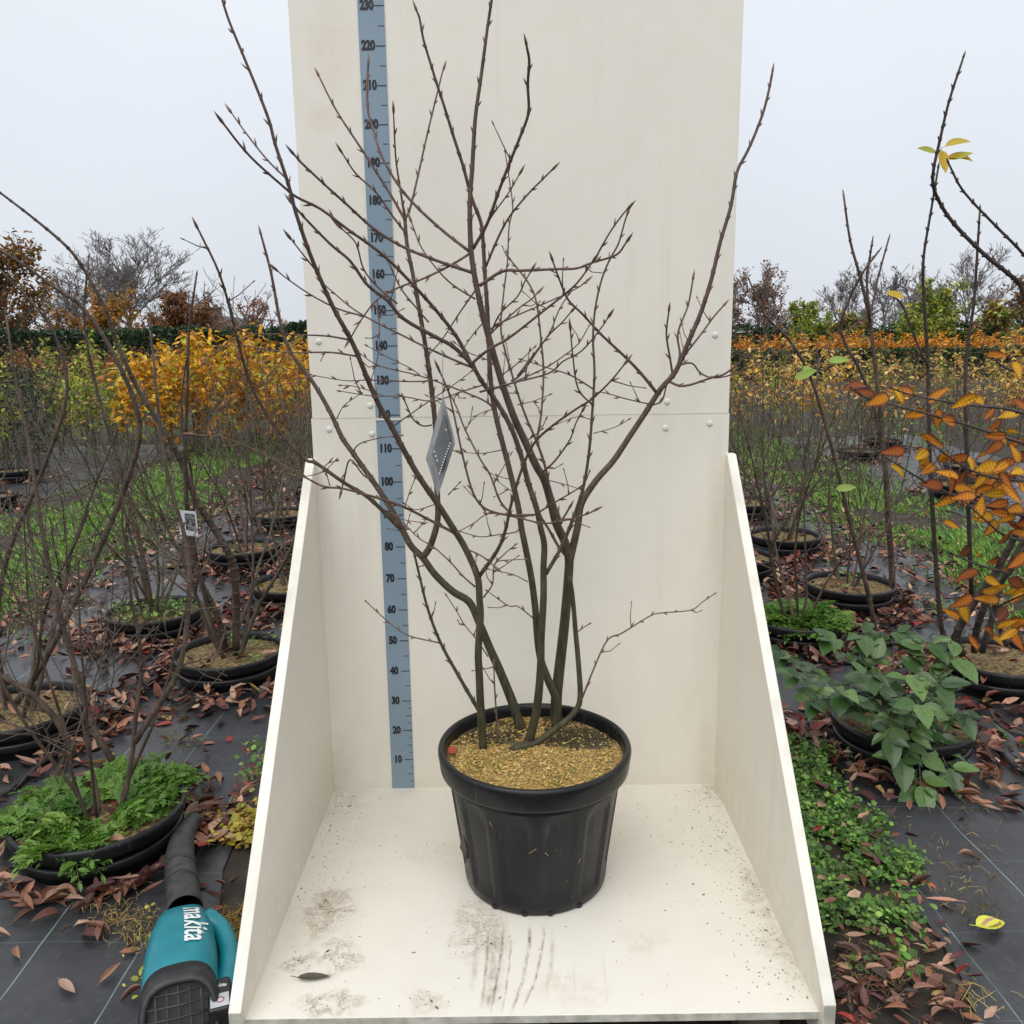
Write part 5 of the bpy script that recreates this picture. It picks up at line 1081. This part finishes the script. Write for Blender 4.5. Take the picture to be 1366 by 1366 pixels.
# ------------------------------------------------------------------ trees and a house on the horizon
M_FARBARK = mat('far_bark', (.14, .125, .12), (.22, .195, .185), .8, 3)  # bark lightened so that distance haze is put into its colour
def far_tree(px, py, Yd, spread, label, cs=None, nl=0, Lf=.25, seed=0, trunk=.2, r0=None, dens_=(10, 7, 5, 3), name='tree', rmin=.016, lowest=.15, wide=1.3):
    rg = random.Random(seed); base = uY(px, 452, Yd); H = uY(px, py, Yd)[2]-GZ
    t = thing(name, label, 'tree', (base[0], Yd, GZ)); tr = MB(); cr_ = MB(); nodes = []; r0 = r0 or H*.022
    tp = [np.array([0, 0, 0.])]
    for i in range(1, 9): tp.append(np.array([rg.gauss(0, .012)*H, rg.gauss(0, .012)*H, H*.55*i/8]))
    tr.tube(tp, [r0*(1-.72*i/8) for i in range(9)], 8)
    def br(p, d, L, r, lev):
        pts = [p]; d = d/np.linalg.norm(d)
        for i in range(4):
            d = d+np.array([rg.gauss(0, .11), rg.gauss(0, .11), rg.gauss(.07, .08)]); d /= np.linalg.norm(d); pts.append(pts[-1]+d*L/4)
        (tr if lev == 0 else cr_).tube(pts, [max(rmin, r*(1-.18*i)) for i in range(5)], 4 if lev == 0 else 3, cap=False)
        if lev >= 1: nodes.extend(pts[1:])
        if lev < 3:
            for c in range(dens_[lev+1]+rg.randint(-1, 1)):
                i = rg.randint(1, 4); ax = np.array([rg.gauss(0, 1), rg.gauss(0, 1), rg.gauss(.1, .8)]); ax /= np.linalg.norm(ax); nd = d*rg.uniform(.8, 1.2)+ax*.7
                br(pts[i], nd, L*rg.uniform(.30, .55), r*.42, lev+1)
    for c in range(dens_[0]):
        f = (c+rg.random())/dens_[0]; g_ = trunk+(1-trunk)*f; i = min(7, int(g_*8)); p = tp[i]+(tp[i+1]-tp[i])*(g_*8-i); a = c*2.4+rg.uniform(-.5, .5)
        out = spread*(1.15-.95*f)*rg.uniform(.7, 1.2); dv = np.array([math.cos(a)*out, math.sin(a)*out, .55+.5*f]); el = dv[2]/np.linalg.norm(dv)
        br(p, dv, H*(.50-.12*el)*rg.uniform(.85, 1.1), r0*(.42-.16*f), 0)
    mz = max(v[2] for v in cr_.v); fs_ = H/mz
    for q in (tr, cr_): q.v = [(a_*fs_*wide, b_*fs_*wide, c_*fs_) for a_, b_, c_ in q.v]
    nodes[:] = [q*fs_*np.array([wide, wide, 1]) for q in nodes]
    tr.build('trunk', M_FARBARK, t)
    co = cr_.build('crown', M_FARBARK, t)
    if nl:
        b = MB(); nd = [q for q in nodes if q[2] > H*lowest]
        for i in range(nl):
            p = nd[rg.randrange(len(nd))]; d = Vector((rg.gauss(0, 1), rg.gauss(0, 1), rg.gauss(-.2, .8))); c = rg.choice(cs); k = rg.uniform(.7, 1.25)
            put(b, LGF[rg.randrange(3)], Vector(p)+Vector((rg.gauss(0, .18), rg.gauss(0, .18), rg.gauss(0, .18)))*(H/7), frame(d, (rg.gauss(0, 1), rg.gauss(0, 1), 1)), Lf*rg.uniform(.6, 1.3), tuple(q*k for q in c))
        tag(b.build('foliage', M_FOL, co, True), kind='stuff')
    return t
BRN = [(.22, .085, .03), (.28, .12, .04), (.16, .06, .03), (.34, .17, .05)]
YG = [(.34, .40, .05), (.22, .32, .05), (.52, .46, .06), (.16, .25, .04)]
far_tree(-4, 300, 46, .75, 'rust-brown autumn tree at the left picture edge', [(.30, .14, .04), (.38, .2, .05), (.24, .1, .03), (.2, .14, .04)], 5200, .30, 1, .1)
far_tree(176, 298, 62, 1.15, 'tall bare spreading tree on the horizon left of the stand', None, 0, seed=21, trunk=.35, dens_=(18, 10, 8, 5), rmin=.013, wide=1.45)
far_tree(104, 345, 66, .7, 'slender greyish bare tree beside the tall bare one', [(.2, .12, .08)], 500, .2, 3, .2, dens_=(10, 8, 6, 4))
far_tree(135, 375, 52, .7, 'golden orange leaved tree in front of the tall bare tree', [(.50, .25, .03), (.42, .18, .03), (.35, .2, .03)], 3200, .26, 4, .1)
far_tree(240, 388, 56, .85, 'rounded russet tree between the bare tree and the house', BRN, 4600, .26, 5, .08)
far_tree(262, 382, 62, .8, 'half bare reddish tree beside the chimney', [(.25, .1, .06), (.2, .09, .05)], 900, .2, 6, .15)
far_tree(338, 388, 48, .9, 'small sparse orange-leaved tree right of the house', [(.42, .16, .06), (.36, .13, .05)], 620, .20, 7, .25, dens_=(9, 6, 4, 3))
far_tree(38, 400, 50, .6, 'thin sparse yellowing tree near the left edge', [(.3, .24, .06), (.25, .16, .04)], 700, .2, 15, .2, dens_=(9, 6, 4, 3))
far_tree(1012, 348, 55, 1.1, 'russet half bare tree just right of the back board', BRN, 1500, .22, 8, .12, dens_=(12, 8, 6, 4))
far_tree(1128, 350, 70, 1.2, 'bare tree with a wide low crown behind the green bushes', None, 0, seed=9, dens_=(12, 8, 6, 4))
far_tree(1180, 346, 72, 1.2, 'second bare tree behind the green bushes', None, 0, seed=10, dens_=(12, 8, 6, 4))
far_tree(1288, 322, 60, 1.25, 'large bare domed tree on the right horizon', None, 0, seed=11, trunk=.15, dens_=(14, 9, 6, 4))
far_tree(1372, 362, 55, .8, 'russet tree cut by the right picture edge', BRN, 2200, .26, 12, .1)
far_tree(1226, 348, 74, 1.1, 'bare tree left of the large domed tree', [(.2, .1, .07)], 400, .2, 17, dens_=(11, 8, 6, 4))
far_tree(970, 372, 62, 1.1, 'low bare tree half hidden behind the back board', BRN, 500, .2, 18, dens_=(10, 8, 5, 3))
far_tree(1075, 402, 42, .75, 'yellow-green bushy tree left of the pair behind the orange row', YG, 3400, .22, 13, .03, lowest=.05)
far_tree(1250, 372, 44, .6, 'tall yellow-green bushy tree in the middle of the right horizon', YG, 3400, .22, 14, .03, lowest=.05)
far_tree(1215, 405, 42, .75, 'small yellow-green bushy tree beside the tall one', YG, 2400, .22, 16, .03, lowest=.05)
far_tree(1330, 400, 42, .9, 'low brown-leaved bushy tree towards the right edge', BRN+YG, 2400, .24, 19, .03, lowest=.05)
far_tree(1130, 415, 40, .8, 'low olive and brown bushy tree behind the orange row', BRN+YG, 2000, .24, 20, .03, lowest=.05)
# house: gable roof and chimney above the hedge
hb_ = uY(283, 452, 78); hz = uY(283, 420, 78)[2]-GZ; house = thing('house', 'low house with dark roof and brick chimney behind the left hedge', 'house', (hb_[0], 78, GZ))
M_BRICK = mat('far_brick', (.09, .07, .06), (.15, .12, .10), .85, 3); M_ROOF = mat('far_roof', (.06, .062, .066), (.10, .10, .105), .8, 4)
b = MB(); b.box(-3.4, 3.4, 0, 8, 0, hz-1.75); b.add([(-3.4, 0, hz-1.75), (3.4, 0, hz-1.75), (0, 0, hz-.15)], [(0, 1, 2)], smooth=False); b.build('wall', M_BRICK, house)
b = MB()
for s in (-1, 1): b.add([(s*3.8, -.3, hz-2.0), (s*3.8, 8.3, hz-2.0), (0, 8.3, hz), (0, -.3, hz), (s*3.8, -.3, hz-2.15), (s*3.8, 8.3, hz-2.15), (0, 8.3, hz-.15), (0, -.3, hz-.15)], [(0, 1, 2, 3), (7, 6, 5, 4), (0, 3, 7, 4), (0, 4, 5, 1)], smooth=False)
rf = b.build('roof', M_ROOF, house)
b = MB(); b.box(-.45, .45, 1.2, 2.0, hz-.6, hz+.62); b.box(-.55, .55, 1.1, 2.1, hz+.62, hz+.74); b.box(-.2, .2, 1.45, 1.75, hz+.74, hz+1.0); b.build('chimney', M_BRICK, rf)
b = MB(); b.box(-.6, .6, -.03, .0, .9, 1.6); b.build('window', mat('dark_glass', (.02, .022, .025), None, .1), house)
